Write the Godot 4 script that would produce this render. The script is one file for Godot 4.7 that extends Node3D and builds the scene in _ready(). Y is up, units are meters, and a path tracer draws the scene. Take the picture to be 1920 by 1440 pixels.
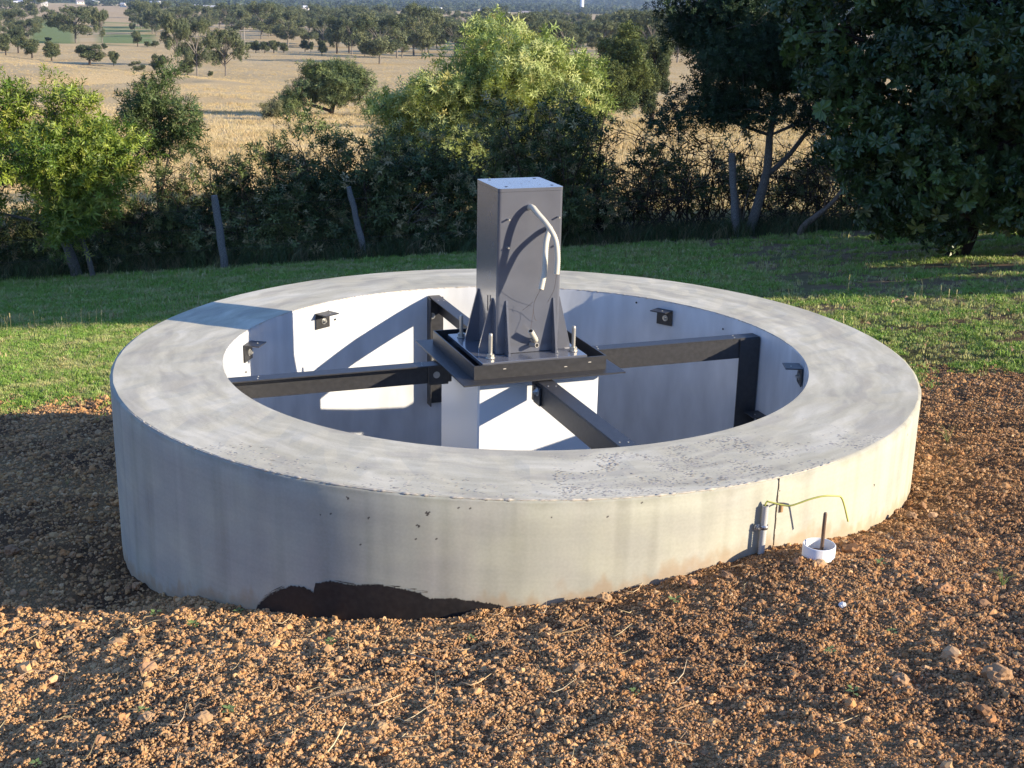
extends Node3D

const RI := 1.3717
const RO := 1.87
const TURN := 0.3543
const SUN_AZ := 0.3526
const SUN_EL := 0.3316

var rng := RandomNumberGenerator.new()
var used := {}
var n1 := FastNoiseLite.new()
var n2 := FastNoiseLite.new()
var eye := Vector3(-0.0155, 1.6894, 5.9522)

# ---------------------------------------------------------------- nodes
func numbered(called: String) -> String:
	if not used.has(called):
		used[called] = 0
		return called
	used[called] += 1
	return "%s_%03d" % [called, used[called]]

func tag(o: Node, label: String, category: String, group := "", kind := "") -> Node:
	if label: o.set_meta("label", label)
	if category: o.set_meta("category", category)
	if group: o.set_meta("group", group)
	if kind: o.set_meta("kind", kind)
	return o

func thing(called: String, label: String, category: String, at := Vector3.ZERO, turn := 0.0, group := "") -> Node3D:
	var o := Node3D.new()
	o.name = numbered(called)
	add_child(o, true)
	o.position = at
	o.rotation.y = turn
	tag(o, label, category, group)
	return o

func part(called: String, mesh: Mesh, mat: Material, parent: Node3D, at := Vector3.ZERO) -> MeshInstance3D:
	var o := MeshInstance3D.new()
	o.name = called
	o.mesh = mesh
	o.material_override = mat
	parent.add_child(o, true)
	o.position = at
	return o

func top(called: String, mesh: Mesh, mat: Material, at := Vector3.ZERO) -> MeshInstance3D:
	var o := MeshInstance3D.new()
	o.name = numbered(called)
	o.mesh = mesh
	o.material_override = mat
	add_child(o, true)
	o.position = at
	return o

func scatter(called: String, mesh: Mesh, mat: Material, xf: Array, col: Array, parent: Node3D, stuff := true) -> MultiMeshInstance3D:
	var m := MultiMesh.new()
	m.transform_format = MultiMesh.TRANSFORM_3D
	m.use_colors = true
	m.mesh = mesh
	m.instance_count = xf.size()
	for i in xf.size():
		m.set_instance_transform(i, xf[i])
		m.set_instance_color(i, col[i])
	var o := MultiMeshInstance3D.new()
	o.name = called if parent != self else numbered(called)
	o.multimesh = m
	o.material_override = mat
	parent.add_child(o, true)
	if stuff: o.set_meta("kind", "stuff")
	return o

# ---------------------------------------------------------------- shapes
func begin() -> SurfaceTool:
	var st := SurfaceTool.new()
	st.begin(Mesh.PRIMITIVE_TRIANGLES)
	return st

func done(st: SurfaceTool) -> ArrayMesh:
	st.generate_normals()
	return st.commit()

func tri(st: SurfaceTool, a: Vector3, b: Vector3, c: Vector3) -> void:
	st.add_vertex(a); st.add_vertex(c); st.add_vertex(b)

func quad(st: SurfaceTool, a: Vector3, b: Vector3, c: Vector3, d: Vector3) -> void:
	tri(st, a, b, c); tri(st, a, c, d)

# a box with chamfered edges; centre c, size s, placed by xf
func box(st: SurfaceTool, c: Vector3, s: Vector3, bev := 0.002, xf := Transform3D()) -> void:
	st.set_smooth_group(-1)
	var h := s * 0.5
	var b: float = minf(bev, minf(h.x, minf(h.y, h.z)) * 0.45)
	var f := func(i: int, sx: float, sy: float, sz: float) -> Vector3:
		var v := Vector3(h.x * sx, h.y * sy, h.z * sz)
		for k in 3:
			if k != i: v[k] -= b * signf(v[k])
		return xf * (c + v)
	for ax in 3:
		for sg in [-1.0, 1.0]:
			var p := []
			for q in [[-1.0, -1.0], [1.0, -1.0], [1.0, 1.0], [-1.0, 1.0]]:
				var e := Vector3.ZERO
				e[ax] = sg; e[(ax + 1) % 3] = q[0]; e[(ax + 2) % 3] = q[1]
				p.append(f.call(ax, e.x, e.y, e.z))
			if sg > 0: quad(st, p[0], p[1], p[2], p[3])
			else: quad(st, p[3], p[2], p[1], p[0])
	for ax in 3:
		var a1 := (ax + 1) % 3
		var a2 := (ax + 2) % 3
		for s1 in [-1.0, 1.0]:
			for s2 in [-1.0, 1.0]:
				var lo := Vector3.ZERO
				lo[ax] = -1.0; lo[a1] = s1; lo[a2] = s2
				var hi := lo
				hi[ax] = 1.0
				var p0: Vector3 = f.call(a1, lo.x, lo.y, lo.z)
				var p1: Vector3 = f.call(a1, hi.x, hi.y, hi.z)
				var p2: Vector3 = f.call(a2, hi.x, hi.y, hi.z)
				var p3: Vector3 = f.call(a2, lo.x, lo.y, lo.z)
				if s1 * s2 > 0: quad(st, p0, p3, p2, p1)
				else: quad(st, p0, p1, p2, p3)
	for sx in [-1.0, 1.0]:
		for sy in [-1.0, 1.0]:
			for sz in [-1.0, 1.0]:
				var p0: Vector3 = f.call(0, sx, sy, sz)
				var p1: Vector3 = f.call(1, sx, sy, sz)
				var p2: Vector3 = f.call(2, sx, sy, sz)
				if sx * sy * sz > 0: tri(st, p0, p1, p2)
				else: tri(st, p0, p2, p1)

func boxmesh(c: Vector3, s: Vector3, bev := 0.002) -> ArrayMesh:
	var st := begin()
	box(st, c, s, bev)
	return done(st)

# a tube through points with a radius at each; flat caps
func tube(st: SurfaceTool, pts: Array, rad: Array, sides := 8, rough := 0.0) -> void:
	st.set_smooth_group(1)
	var rings := []
	var side := Vector3.ZERO
	for i in pts.size():
		var a: Vector3 = pts[maxi(i - 1, 0)]
		var b: Vector3 = pts[mini(i + 1, pts.size() - 1)]
		var d := (b - a).normalized()
		if side == Vector3.ZERO:
			side = d.cross(Vector3.RIGHT if absf(d.x) < 0.8 else Vector3.UP).normalized()
		side = (side - d * side.dot(d)).normalized()
		var o := d.cross(side)
		var r := []
		for k in sides:
			var an := TAU * k / sides
			var rr: float = rad[i]
			if rough > 0.0: rr *= 1.0 + rough * rng.randf_range(-1.0, 1.0)
			r.append(pts[i] + (side * cos(an) + o * sin(an)) * rr)
		rings.append(r)
	for i in pts.size() - 1:
		for k in sides:
			var k2 := (k + 1) % sides
			quad(st, rings[i][k], rings[i][k2], rings[i + 1][k2], rings[i + 1][k])
	st.set_smooth_group(-1)
	for k in range(1, sides - 1):
		tri(st, rings[0][0], rings[0][k + 1], rings[0][k])
		var l = rings[rings.size() - 1]
		tri(st, l[0], l[k], l[k + 1])

func tubemesh(pts: Array, rad: Array, sides := 8) -> ArrayMesh:
	var st := begin()
	tube(st, pts, rad, sides)
	return done(st)

# solid of revolution round y: profile of (radius, height), from below to above on the outside
func lathe(st: SurfaceTool, prof: Array, sides: int, smooth := true, at := Vector3.ZERO, wob := 0.0) -> void:
	st.set_smooth_group(1 if smooth else -1)
	for i in prof.size() - 1:
		for k in sides:
			var a0 := TAU * k / sides
			var a1 := TAU * (k + 1) / sides
			var p: Vector2 = prof[i]
			var q: Vector2 = prof[i + 1]
			var w0 := 1.0
			var w1 := 1.0
			if wob > 0.0:
				w0 += wob * n1.get_noise_2d(k * 37.0, 5.0)
				w1 += wob * n1.get_noise_2d(((k + 1) % sides) * 37.0, 5.0)
			quad(st, at + Vector3(sin(a0) * p.x * w0, p.y, cos(a0) * p.x * w0), at + Vector3(sin(a1) * p.x * w1, p.y, cos(a1) * p.x * w1),
				at + Vector3(sin(a1) * q.x * w1, q.y, cos(a1) * q.x * w1), at + Vector3(sin(a0) * q.x * w0, q.y, cos(a0) * q.x * w0))

func lathemesh(prof: Array, sides: int, smooth := true) -> ArrayMesh:
	var st := begin()
	lathe(st, prof, sides, smooth)
	return done(st)

# extrude a polygon given in the xy plane (counter-clockwise) along z from z0 to z1, placed by xf
func prism(st: SurfaceTool, poly: Array, z0: float, z1: float, xf := Transform3D()) -> void:
	st.set_smooth_group(-1)
	var n := poly.size()
	for i in n:
		var a: Vector2 = poly[i]
		var b: Vector2 = poly[(i + 1) % n]
		quad(st, xf * Vector3(a.x, a.y, z1), xf * Vector3(a.x, a.y, z0), xf * Vector3(b.x, b.y, z0), xf * Vector3(b.x, b.y, z1))
	for i in range(1, n - 1):
		var a: Vector2 = poly[0]
		var b: Vector2 = poly[i]
		var c: Vector2 = poly[i + 1]
		tri(st, xf * Vector3(a.x, a.y, z1), xf * Vector3(b.x, b.y, z1), xf * Vector3(c.x, c.y, z1))
		tri(st, xf * Vector3(a.x, a.y, z0), xf * Vector3(c.x, c.y, z0), xf * Vector3(b.x, b.y, z0))

# ---------------------------------------------------------------- materials
func lin(r: float, g: float, b: float) -> Color:
	return Color(r, g, b).linear_to_srgb()

func mat(c: Color, rough := 0.8, metal := 0.0) -> StandardMaterial3D:
	var m := StandardMaterial3D.new()
	m.albedo_color = c
	m.roughness = rough
	m.metallic = metal
	return m

func tinted(rough := 0.9, spec := 0.3) -> StandardMaterial3D:
	var m := mat(Color.WHITE, rough)
	m.vertex_color_use_as_albedo = true
	m.metallic_specular = spec
	m.cull_mode = BaseMaterial3D.CULL_DISABLED
	return m

func leafy(rough := 0.55, back := 0.5, spec := 0.35) -> StandardMaterial3D:
	var m := tinted(rough, spec)
	m.backlight_enabled = true
	m.backlight = Color(back, back, back * 0.45)
	return m

func noisy(freq: float, oct := 4, ramp_lo := 0.6, ramp_hi := 1.0, size := 512, seed_ := 1, normal := false, bump := 4.0) -> NoiseTexture2D:
	var t := NoiseTexture2D.new()
	var n := FastNoiseLite.new()
	n.seed = seed_
	n.noise_type = FastNoiseLite.TYPE_SIMPLEX_SMOOTH
	n.frequency = freq
	n.fractal_octaves = oct
	t.noise = n
	t.width = size
	t.height = size
	t.seamless = true
	if normal:
		t.as_normal_map = true
		t.bump_strength = bump
	else:
		var g := Gradient.new()
		g.set_color(0, Color(ramp_lo, ramp_lo, ramp_lo))
		g.set_color(1, Color(ramp_hi, ramp_hi, ramp_hi))
		t.color_ramp = g
	return t

func world_tex(m: StandardMaterial3D, t: Texture2D, scale: float) -> void:
	m.albedo_texture = t
	m.uv1_triplanar = true
	m.uv1_world_triplanar = true
	m.uv1_scale = Vector3.ONE * scale

func jit(c: Color, amt: float) -> Color:
	var k := 1.0 + rng.randf_range(-amt, amt)
	return Color(c.r * k * (1.0 + rng.randf_range(-amt, amt) * 0.3), c.g * k, c.b * k * (1.0 + rng.randf_range(-amt, amt) * 0.4))

# ---------------------------------------------------------------- the lie of the land
var gs := PackedFloat32Array([-60, 0, 2.75, 4.1, 5.95, 9, 14, 21.65, 30, 40, 60, 100, 150, 220, 330, 550, 850, 1200, 1700, 2800, 4500, 5500, 6500, 8000, 10000])
var gy := PackedFloat32Array([9.0, 0.3, -0.17, -0.395, -0.71, -1.13, -1.72, -2.66, -3.7, -4.8, -6.3, -7.9, -10.2, -12.9, -15.9, -20.3, -24.4, -28.7, -34.3, -43.3, -50.5, -40, 60, 200, 300])

func land(x: float, z: float) -> float:
	var s := 5.95 - z
	var i := 0
	while i < 23 and s > gs[i + 1]: i += 1
	var y: float = lerpf(gy[i], gy[i + 1], clampf((s - gs[i]) / (gs[i + 1] - gs[i]), 0.0, 1.0))
	var b := 0.1
	if s > 60.0: b = lerpf(0.03, 0.0, clampf((s - 60.0) / 140.0, 0.0, 1.0))
	elif s > 22.0: b = lerpf(0.08, 0.03, (s - 22.0) / 38.0)
	elif s > 8.0: b = lerpf(0.1, 0.08, (s - 8.0) / 14.0)
	y += b * clampf(x, -40.0, 40.0)
	if s < 7.0 and x > -3.0 and x < 2.5:
		y -= 0.075 * smoothstep(-0.9, -1.7, x) * smoothstep(0.3, 1.2, z)
		y -= 0.05 * exp(-((x + 0.62) * (x + 0.62) / 0.35 + (z - 1.75) * (z - 1.75) / 0.2))
		y += 0.07 * exp(-((x - 1.0) * (x - 1.0) + (z - 1.75) * (z - 1.75)) / 0.2)
	if s > 40.0:
		var k := clampf((s - 40.0) / 200.0, 0.0, 1.0)
		y += n2.get_noise_2d(x * 0.06, z * 0.06) * 1.2 * k
		if s > 4600.0:
			y += n2.get_noise_2d(x * 0.004 + 9.0, z * 0.004) * clampf((s - 4600.0) / 1500.0, 0.0, 1.0) * 120.0
		if x < -15.0 and s > 120.0 and s < 330.0:
			# the creek line runs from (-104, -262) to (-48, -190): a low crest stands before it
			var cd := (x + 104.0) * 0.79 - (z + 262.0) * 0.613
			var cf := smoothstep(-15.0, -40.0, x)
			y += cf * (1.1 * exp(-pow((cd + 24.0) / 15.0, 2.0)) - 0.5 * exp(-pow(cd / 8.0, 2.0)))
		var dx := (x + 46.2) / 6.0
		var dz := (z + 147.0) / 5.6
		var q := dx * dx + dz * dz
		if q < 3.0: y = lerpf(-11.35, y, smoothstep(0.55, 3.0, q))
	return y

func soil_edge(x: float) -> float:
	var e := -2.4 + clampf(x - 2.8, 0.0, 3.0) * 0.55 if x > 0.0 else -2.4 - clampf(-x - 1.0, 0.0, 2.4) * 0.62
	return e + n1.get_noise_2d(x * 30.0, 70.0) * 0.5

func in_view(p: Vector3, margin := 1.0) -> bool:
	var s := 5.95 - p.z
	return s > 1.5 and absf(p.x) < s * 0.40 + margin

# ---------------------------------------------------------------- textures
func put(data: PackedByteArray, i: int, r: float, g: float, b: float) -> void:
	data[i] = clampi(int(r * 255.0), 0, 255)
	data[i + 1] = clampi(int(g * 255.0), 0, 255)
	data[i + 2] = clampi(int(b * 255.0), 0, 255)

# trowelled top of the ring: 4 m square seen from above, pale blooms and greyish swirls that follow the trowel round
func top_texture() -> ImageTexture:
	var n := 1024
	var data := PackedByteArray()
	data.resize(n * n * 3)
	for j in n:
		var z := (j + 0.5) / n * 4.0 - 2.0
		for i in n:
			var x := (i + 0.5) / n * 4.0 - 2.0
			var r := sqrt(x * x + z * z)
			if r < 1.3 or r > 1.95: continue
			var a := atan2(x, z)
			var wx := n1.get_noise_2d(x * 16.0, z * 16.0) * 0.12
			var sw := n1.get_noise_2d((a + wx) * 26.0, r * 60.0 + wx * 40.0)
			var big := n1.get_noise_2d(x * 9.0 + 40.0, z * 9.0 + 11.0)
			var stroke := n2.get_noise_2d((a + wx * 0.5) * 40.0, r * 190.0 + n1.get_noise_2d(x * 30.0, z * 30.0) * 8.0)
			var fine := n2.get_noise_2d(x * 900.0, z * 900.0)
			var l := 0.742 + big * 0.05 + fine * 0.03 + stroke * 0.045
			var dark := smoothstep(0.08, 0.42, sw)
			var pale := smoothstep(0.1, 0.5, -sw + big * 0.3)
			var vein := (1.0 - smoothstep(0.0, 0.03, absf(sw - 0.16 + fine * 0.04))) * smoothstep(0.0, 0.25, big + 0.1)
			l = l - dark * 0.05 + pale * 0.04 - vein * 0.035
			put(data, (j * n + i) * 3, l + 0.03, l + 0.003, l - 0.088 + dark * 0.015 + pale * 0.006)
	return ImageTexture.create_from_image(Image.create_from_data(n, n, false, Image.FORMAT_RGB8, data))

# cast outer face: -115..115 degrees round, 1 m high
func wall_texture() -> ImageTexture:
	var w := 2048
	var h := 400
	var data := PackedByteArray()
	data.resize(w * h * 3)
	var spots := [[-18.1, -0.043, 0.006], [-20.3, -0.114, 0.004], [-15.8, -0.107, 0.0045], [-9.1, -0.066, 0.009], [-10.2, -0.116, 0.007], [-16.8, -0.214, 0.004], [-10.5, -0.167, 0.004], [-8.2, -0.158, 0.004], [-5.9, -0.036, 0.004], [-4.7, -0.036, 0.004], [-21.5, -0.124, 0.003], [9.9, -0.066, 0.004], [13.6, -0.02, 0.004], [49.6, -0.177, 0.006], [60.3, -0.062, 0.005], [4.0, -0.06, 0.003], [31.0, -0.05, 0.003]]
	for i in w:
		var a := deg_to_rad((i + 0.5) / w * 230.0 - 115.0)
		var d := a * RO
		var ground := land(sin(a) * RO, cos(a) * RO)
		var col := n1.get_noise_2d(d * 40.0, 3.0) * 0.05 + n2.get_noise_2d(d * 210.0, 7.0) * 0.028
		for j in h:
			var y := -(j + 0.5) / h
			var m := n1.get_noise_2d(d * 30.0, y * 42.0 + 50.0)
			var lines := n2.get_noise_2d(d * 8.0, y * 420.0) * 0.012
			var fine := n2.get_noise_2d(d * 700.0, y * 700.0 + 300.0) * 0.022
			var drip := maxf(0.0, n1.get_noise_2d(d * 75.0, y * 6.0 + 20.0)) * 0.07
			var l := 0.715 + col * 0.6 * (0.5 + 0.5 * smoothstep(-0.5, -0.05, y)) + m * 0.045 + lines + fine - drip
			l -= 0.05 * smoothstep(-0.035, 0.0, y + n1.get_noise_2d(d * 60.0, 1.0) * 0.03)
			var warm := 0.062 + m * 0.02
			var pink := maxf(0.0, n1.get_noise_2d(d * 45.0 + 31.0, y * 12.0)) * 0.03
			var r := l + 0.008 + pink * 0.3
			var g := l + 0.003 - pink * 0.1
			var b := l - warm
			var dust := (1.0 - smoothstep(0.0, 0.07, y - ground + n2.get_noise_2d(d * 120.0, y * 60.0) * 0.06)) * 0.38
			r = lerpf(r, 0.66, dust); g = lerpf(g, 0.51, dust); b = lerpf(b, 0.36, dust)
			put(data, (j * w + i) * 3, r, g, b)
	for s in spots:
		var ci := int((s[0] + 115.0) / 230.0 * w)
		var cj := int(-s[1] * h)
		for dj in range(-4, 5):
			for di in range(-4, 5):
				var x: float = di / float(w) * deg_to_rad(230.0) * RO
				var y: float = dj / float(h)
				if sqrt(x * x + y * y) < s[2] * (0.8 + 0.4 * sin(di * 2.1 + dj)):
					put(data, ((cj + dj) * w + ci + di) * 3, 0.3, 0.28, 0.26)
	return ImageTexture.create_from_image(Image.create_from_data(w, h, false, Image.FORMAT_RGB8, data))

# ---------------------------------------------------------------- the concrete ring
func concrete_ring() -> void:
	var ring := thing("concrete_ring", "pale grey round concrete well wall with a flat trowelled top", "concrete ring")
	var seg := 180
	# top
	var st := begin()
	st.set_smooth_group(-1)
	var uv := func(p: Vector3) -> void:
		st.set_uv(Vector2(p.x / 4.0 + 0.5, p.z / 4.0 + 0.5))
		st.add_vertex(p)
	var rr := [RI + 0.006, 1.45, 1.54, 1.62, 1.7, 1.78, RO - 0.014]
	for k in seg:
		for i in rr.size() - 1:
			var ps := []
			for q in [[k, i], [k + 1, i], [k + 1, i + 1], [k, i + 1]]:
				var a: float = TAU * (q[0] % seg) / seg
				var r: float = rr[q[1]]
				var wob := 0.0035 * n2.get_noise_2d(sin(a) * r * 55.0, cos(a) * r * 55.0) if q[1] > 0 and q[1] < 6 else 0.0
				if q[1] == 6: r += 0.004 * n2.get_noise_2d(a * 500.0, 9.0)
				ps.append(Vector3(sin(a) * r, wob, cos(a) * r))
			for t in [0, 1, 2, 0, 2, 3]:
				uv.call(ps[t])
	st.set_smooth_group(1)
	st.generate_normals()
	var tm := mat(Color(1, 1, 1), 0.85)
	tm.albedo_texture = top_texture()
	tm.metallic_specular = 0.3
	part("trowelled_top", st.commit(), tm, ring)
	# outer face with its rounded arris
	st = begin()
	st.set_smooth_group(1)
	var prof := [Vector2(RO, -1.0), Vector2(RO, -0.7), Vector2(RO, -0.4), Vector2(RO, -0.1), Vector2(RO, -0.012), Vector2(RO - 0.003, -0.005), Vector2(RO - 0.014, 0.0)]
	for k in seg:
		for i in prof.size() - 1:
			var ps := []
			for q in [[k, i], [k + 1, i], [k + 1, i + 1], [k, i + 1]]:
				var a: float = TAU * q[0] / seg
				if a > PI: a -= TAU
				if k == seg / 2 and q[0] == k: a = -PI
				var p: Vector2 = prof[q[1]]
				var r := p.x + 0.0025 * n2.get_noise_2d(a * 120.0, p.y * 30.0)
				if q[1] == 6: r = RO - 0.014 + 0.004 * n2.get_noise_2d((a if a >= 0.0 else a + TAU) * 500.0, 9.0)
				ps.append([Vector3(sin(a) * r, p.y, cos(a) * r), Vector2((rad_to_deg(a) + 115.0) / 230.0, -p.y)])
			for t in [0, 2, 1, 0, 3, 2]:
				st.set_uv(ps[t][1])
				st.add_vertex(ps[t][0])
	st.generate_normals()
	var wm := mat(Color(1, 1, 1), 0.8)
	wm.albedo_texture = wall_texture()
	wm.metallic_specular = 0.35
	part("outer_face", st.commit(), wm, ring)
	# painted inside
	st = begin()
	st.set_smooth_group(1)
	for k in 96:
		for i in 3:
			var ys := [-1.45, -0.7, -0.012, 0.0]
			var ps := []
			for q in [[k, i], [k + 1, i], [k + 1, i + 1], [k, i + 1]]:
				var a: float = TAU * (q[0] % 96) / 96.0
				var r: float = RI + (0.006 if q[1] == 3 else 0.0) + 0.004 * n1.get_noise_2d(sin(a) * 260.0, cos(a) * 260.0) * (0.0 if q[1] == 3 else 1.0)
				ps.append(Vector3(sin(a) * r, ys[q[1]], cos(a) * r))
			quad(st, ps[3], ps[2], ps[1], ps[0])
	var lm := mat(lin(0.7, 0.71, 0.7), 0.27)
	world_tex(lm, noisy(0.012, 5, 0.86, 1.0, 512, 23), 1.0)
	lm.uv1_scale = Vector3(1.4, 0.35, 1.4)
	part("white_lining", done(st), lm, ring)
	for q in [[-99.0, -0.2], [-97.0, -0.215], [-98.2, -0.36], [-131.0, -0.05], [-133.0, -0.105], [150.0, -0.035], [125.0, -0.075], [172.0, -0.03], [-160.0, -0.3]]:
		var ha := deg_to_rad(q[0])
		var hole := part("fixing_hole", lathemesh([Vector2(0.006, 0.0), Vector2(0.005, 0.0008), Vector2(0.0, 0.001)], 12), mat(lin(0.02, 0.02, 0.02), 0.9), ring, Vector3(sin(ha) * (RI - 0.0065), q[1], cos(ha) * (RI - 0.0065)))
		hole.rotation = Vector3(PI / 2, ha + PI, 0)
	# ragged mortar lip along the arris
	for run in [[-58.0, 42.0, 0.0035], [96.0, 262.0, 0.0025]]:
		var pts := []
		var rad := []
		var steps := int((run[1] - run[0]) * 3.0)
		var rad_at: float = RO - 0.007 if run[0] < 0.0 else RI + 0.004
		for i in steps + 1:
			var a := deg_to_rad(run[0] + (run[1] - run[0]) * i / steps)
			var e := minf(1.0, minf(i, steps - i) / 12.0)
			pts.append(Vector3(sin(a) * rad_at, -0.002, cos(a) * rad_at))
			rad.append(maxf(0.0008, run[2] * e * (0.9 + 1.6 * n2.get_noise_1d(i * 31.0) + 0.7 * rng.randf_range(-1, 1))))
		part("mortar_lip", tubemesh(pts, rad, 5), mat(lin(0.52, 0.47, 0.38), 0.9), ring)
	# joint of the formwork
	st = begin()
	var ja := deg_to_rad(30.8)
	for i in 14:
		var y := -0.002 - i * 0.022
		box(st, Vector3(0.0009 * sin(i * 1.9), y - 0.011, RO + 0.0005), Vector3(0.003 + 0.0012 * sin(i * 2.7), 0.0222, 0.004), 0.0002, Transform3D(Basis(Vector3.UP, ja), Vector3.ZERO))
	part("formwork_joint", done(st), mat(lin(0.11, 0.075, 0.05), 0.9), ring)
	st = begin()
	box(st, Vector3(0.021, -0.12, RO + 0.002), Vector3(0.012, 0.035, 0.012), 0.002, Transform3D(Basis(Vector3.UP, ja), Vector3.ZERO))
	part("form_tie", done(st), mat(lin(0.42, 0.26, 0.13), 0.8), ring)
	# black waterproofing brushed on near the foot
	var out := [[-31.0, -0.6], [-30.4, -0.551], [-29.1, -0.507], [-27.5, -0.467], [-25.6, -0.431], [-23.9, -0.422], [-22.6, -0.434], [-22.3, -0.397], [-20.4, -0.375], [-17.8, -0.377], [-15.9, -0.364], [-14.1, -0.359], [-11.0, -0.365], [-9.8, -0.373], [-9.1, -0.389], [-6.3, -0.381], [-4.0, -0.387], [-1.4, -0.397], [0.5, -0.42]]
	st = begin()
	st.set_smooth_group(1)
	var last := []
	var steps2 := 620
	for i in steps2 + 1:
		var deg := -31.0 + 31.5 * i / steps2
		var j := 0
		while j < out.size() - 2 and deg > out[j + 1][0]: j += 1
		var y := lerpf(out[j][1], out[j + 1][1], (deg - out[j][0]) / (out[j + 1][0] - out[j][0]))
		y += n2.get_noise_1d(i * 1.1) * 0.006 + maxf(0.0, n2.get_noise_1d(i * 7.0)) * 0.009 + rng.randf_range(-0.0015, 0.0015)
		var a := deg_to_rad(deg)
		var now := [Vector3(sin(a) * (RO + 0.0032), y, cos(a) * (RO + 0.0032)), Vector3(sin(a) * (RO + 0.0032), -0.72, cos(a) * (RO + 0.0032))]
		if last: quad(st, last[1], now[1], now[0], last[0])
		last = now
	# stray bristle marks above the edge
	for i in 46:
		var deg := rng.randf_range(-30.5, -27.5) if i < 20 else rng.randf_range(-23.0, -10.0)
		var j := 0
		while j < out.size() - 2 and deg > out[j + 1][0]: j += 1
		var y := lerpf(out[j][1], out[j + 1][1], (deg - out[j][0]) / (out[j + 1][0] - out[j][0])) + rng.randf_range(0.004, 0.016 if i < 20 else 0.009)
		var slope := 0.02 if i < 20 else -0.001
		var len := rng.randf_range(0.5, 1.5)
		var a := deg_to_rad(deg)
		var b := deg_to_rad(deg + len)
		var rr2 := RO + 0.0034
		tri(st, Vector3(sin(a) * rr2, y, cos(a) * rr2), Vector3(sin(b) * rr2, y + slope * len, cos(b) * rr2), Vector3(sin(b) * rr2, y + slope * len + 0.0022, cos(b) * rr2))
	var bm := mat(lin(0.022, 0.018, 0.016), 0.65)
	var bt := noisy(0.02, 4, 0.55, 1.0, 512, 5)
	world_tex(bm, bt, 3.0)
	bm.albedo_color = lin(0.034, 0.028, 0.025)
	part("black_coating", done(st), bm, ring)
	# low flat grains, coloured dark in place of the shade in surface pits
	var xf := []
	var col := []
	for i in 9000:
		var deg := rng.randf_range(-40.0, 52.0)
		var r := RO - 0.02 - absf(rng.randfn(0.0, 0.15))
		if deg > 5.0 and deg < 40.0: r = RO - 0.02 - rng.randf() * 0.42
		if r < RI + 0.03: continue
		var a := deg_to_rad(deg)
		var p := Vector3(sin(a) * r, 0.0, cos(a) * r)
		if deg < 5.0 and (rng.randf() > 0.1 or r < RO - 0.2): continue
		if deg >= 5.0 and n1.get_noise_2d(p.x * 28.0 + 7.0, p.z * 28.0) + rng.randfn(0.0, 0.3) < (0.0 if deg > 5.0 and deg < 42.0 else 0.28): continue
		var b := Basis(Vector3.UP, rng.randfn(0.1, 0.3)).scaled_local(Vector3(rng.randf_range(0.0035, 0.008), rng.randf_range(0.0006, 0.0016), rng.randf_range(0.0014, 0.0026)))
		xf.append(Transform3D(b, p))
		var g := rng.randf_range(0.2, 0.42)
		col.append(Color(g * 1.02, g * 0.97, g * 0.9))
	scatter("pit_shade_flecks", clod_mesh(3, 0.2), tinted(0.9), xf, col, ring)

func clod_mesh(seed_: int, rough: float, flat := 0.8, fine := 1) -> ArrayMesh:
	var t := (1.0 + sqrt(5.0)) / 2.0
	var v := []
	for p in [[-1, t, 0], [1, t, 0], [-1, -t, 0], [1, -t, 0], [0, -1, t], [0, 1, t], [0, -1, -t], [0, 1, -t], [t, 0, -1], [t, 0, 1], [-t, 0, -1], [-t, 0, 1]]:
		v.append(Vector3(p[0], p[1], p[2]).normalized())
	var f := [[0, 11, 5], [0, 5, 1], [0, 1, 7], [0, 7, 10], [0, 10, 11], [1, 5, 9], [5, 11, 4], [11, 10, 2], [10, 7, 6], [7, 1, 8], [3, 9, 4], [3, 4, 2], [3, 2, 6], [3, 6, 8], [3, 8, 9], [4, 9, 5], [2, 4, 11], [6, 2, 10], [8, 6, 7], [9, 8, 1]]
	for pass_ in fine:
		var g := []
		for q in f:
			var a: Vector3 = v[q[0]]
			var b: Vector3 = v[q[1]]
			var c: Vector3 = v[q[2]]
			var n := v.size()
			v.append(((a + b) * 0.5).normalized()); v.append(((b + c) * 0.5).normalized()); v.append(((c + a) * 0.5).normalized())
			g.append_array([[q[0], n, n + 2], [n, q[1], n + 1], [n + 2, n + 1, q[2]], [n, n + 1, n + 2]])
		f = g
	var st := begin()
	st.set_smooth_group(-1)
	var m := []
	for p in v:
		var k: float = 1.0 + rough * (n1.get_noise_3d(p.x * 11.0 + seed_ * 99.0, p.y * 11.0, p.z * 11.0) * 1.4 + n2.get_noise_3d(p.x * 30.0, p.y * 30.0 + seed_ * 50.0, p.z * 30.0) * 0.8)
		m.append(Vector3(p.x, p.y * flat, p.z) * k)
	for q in f:
		tri(st, m[q[0]], m[q[1]], m[q[2]])
	return done(st)

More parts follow.
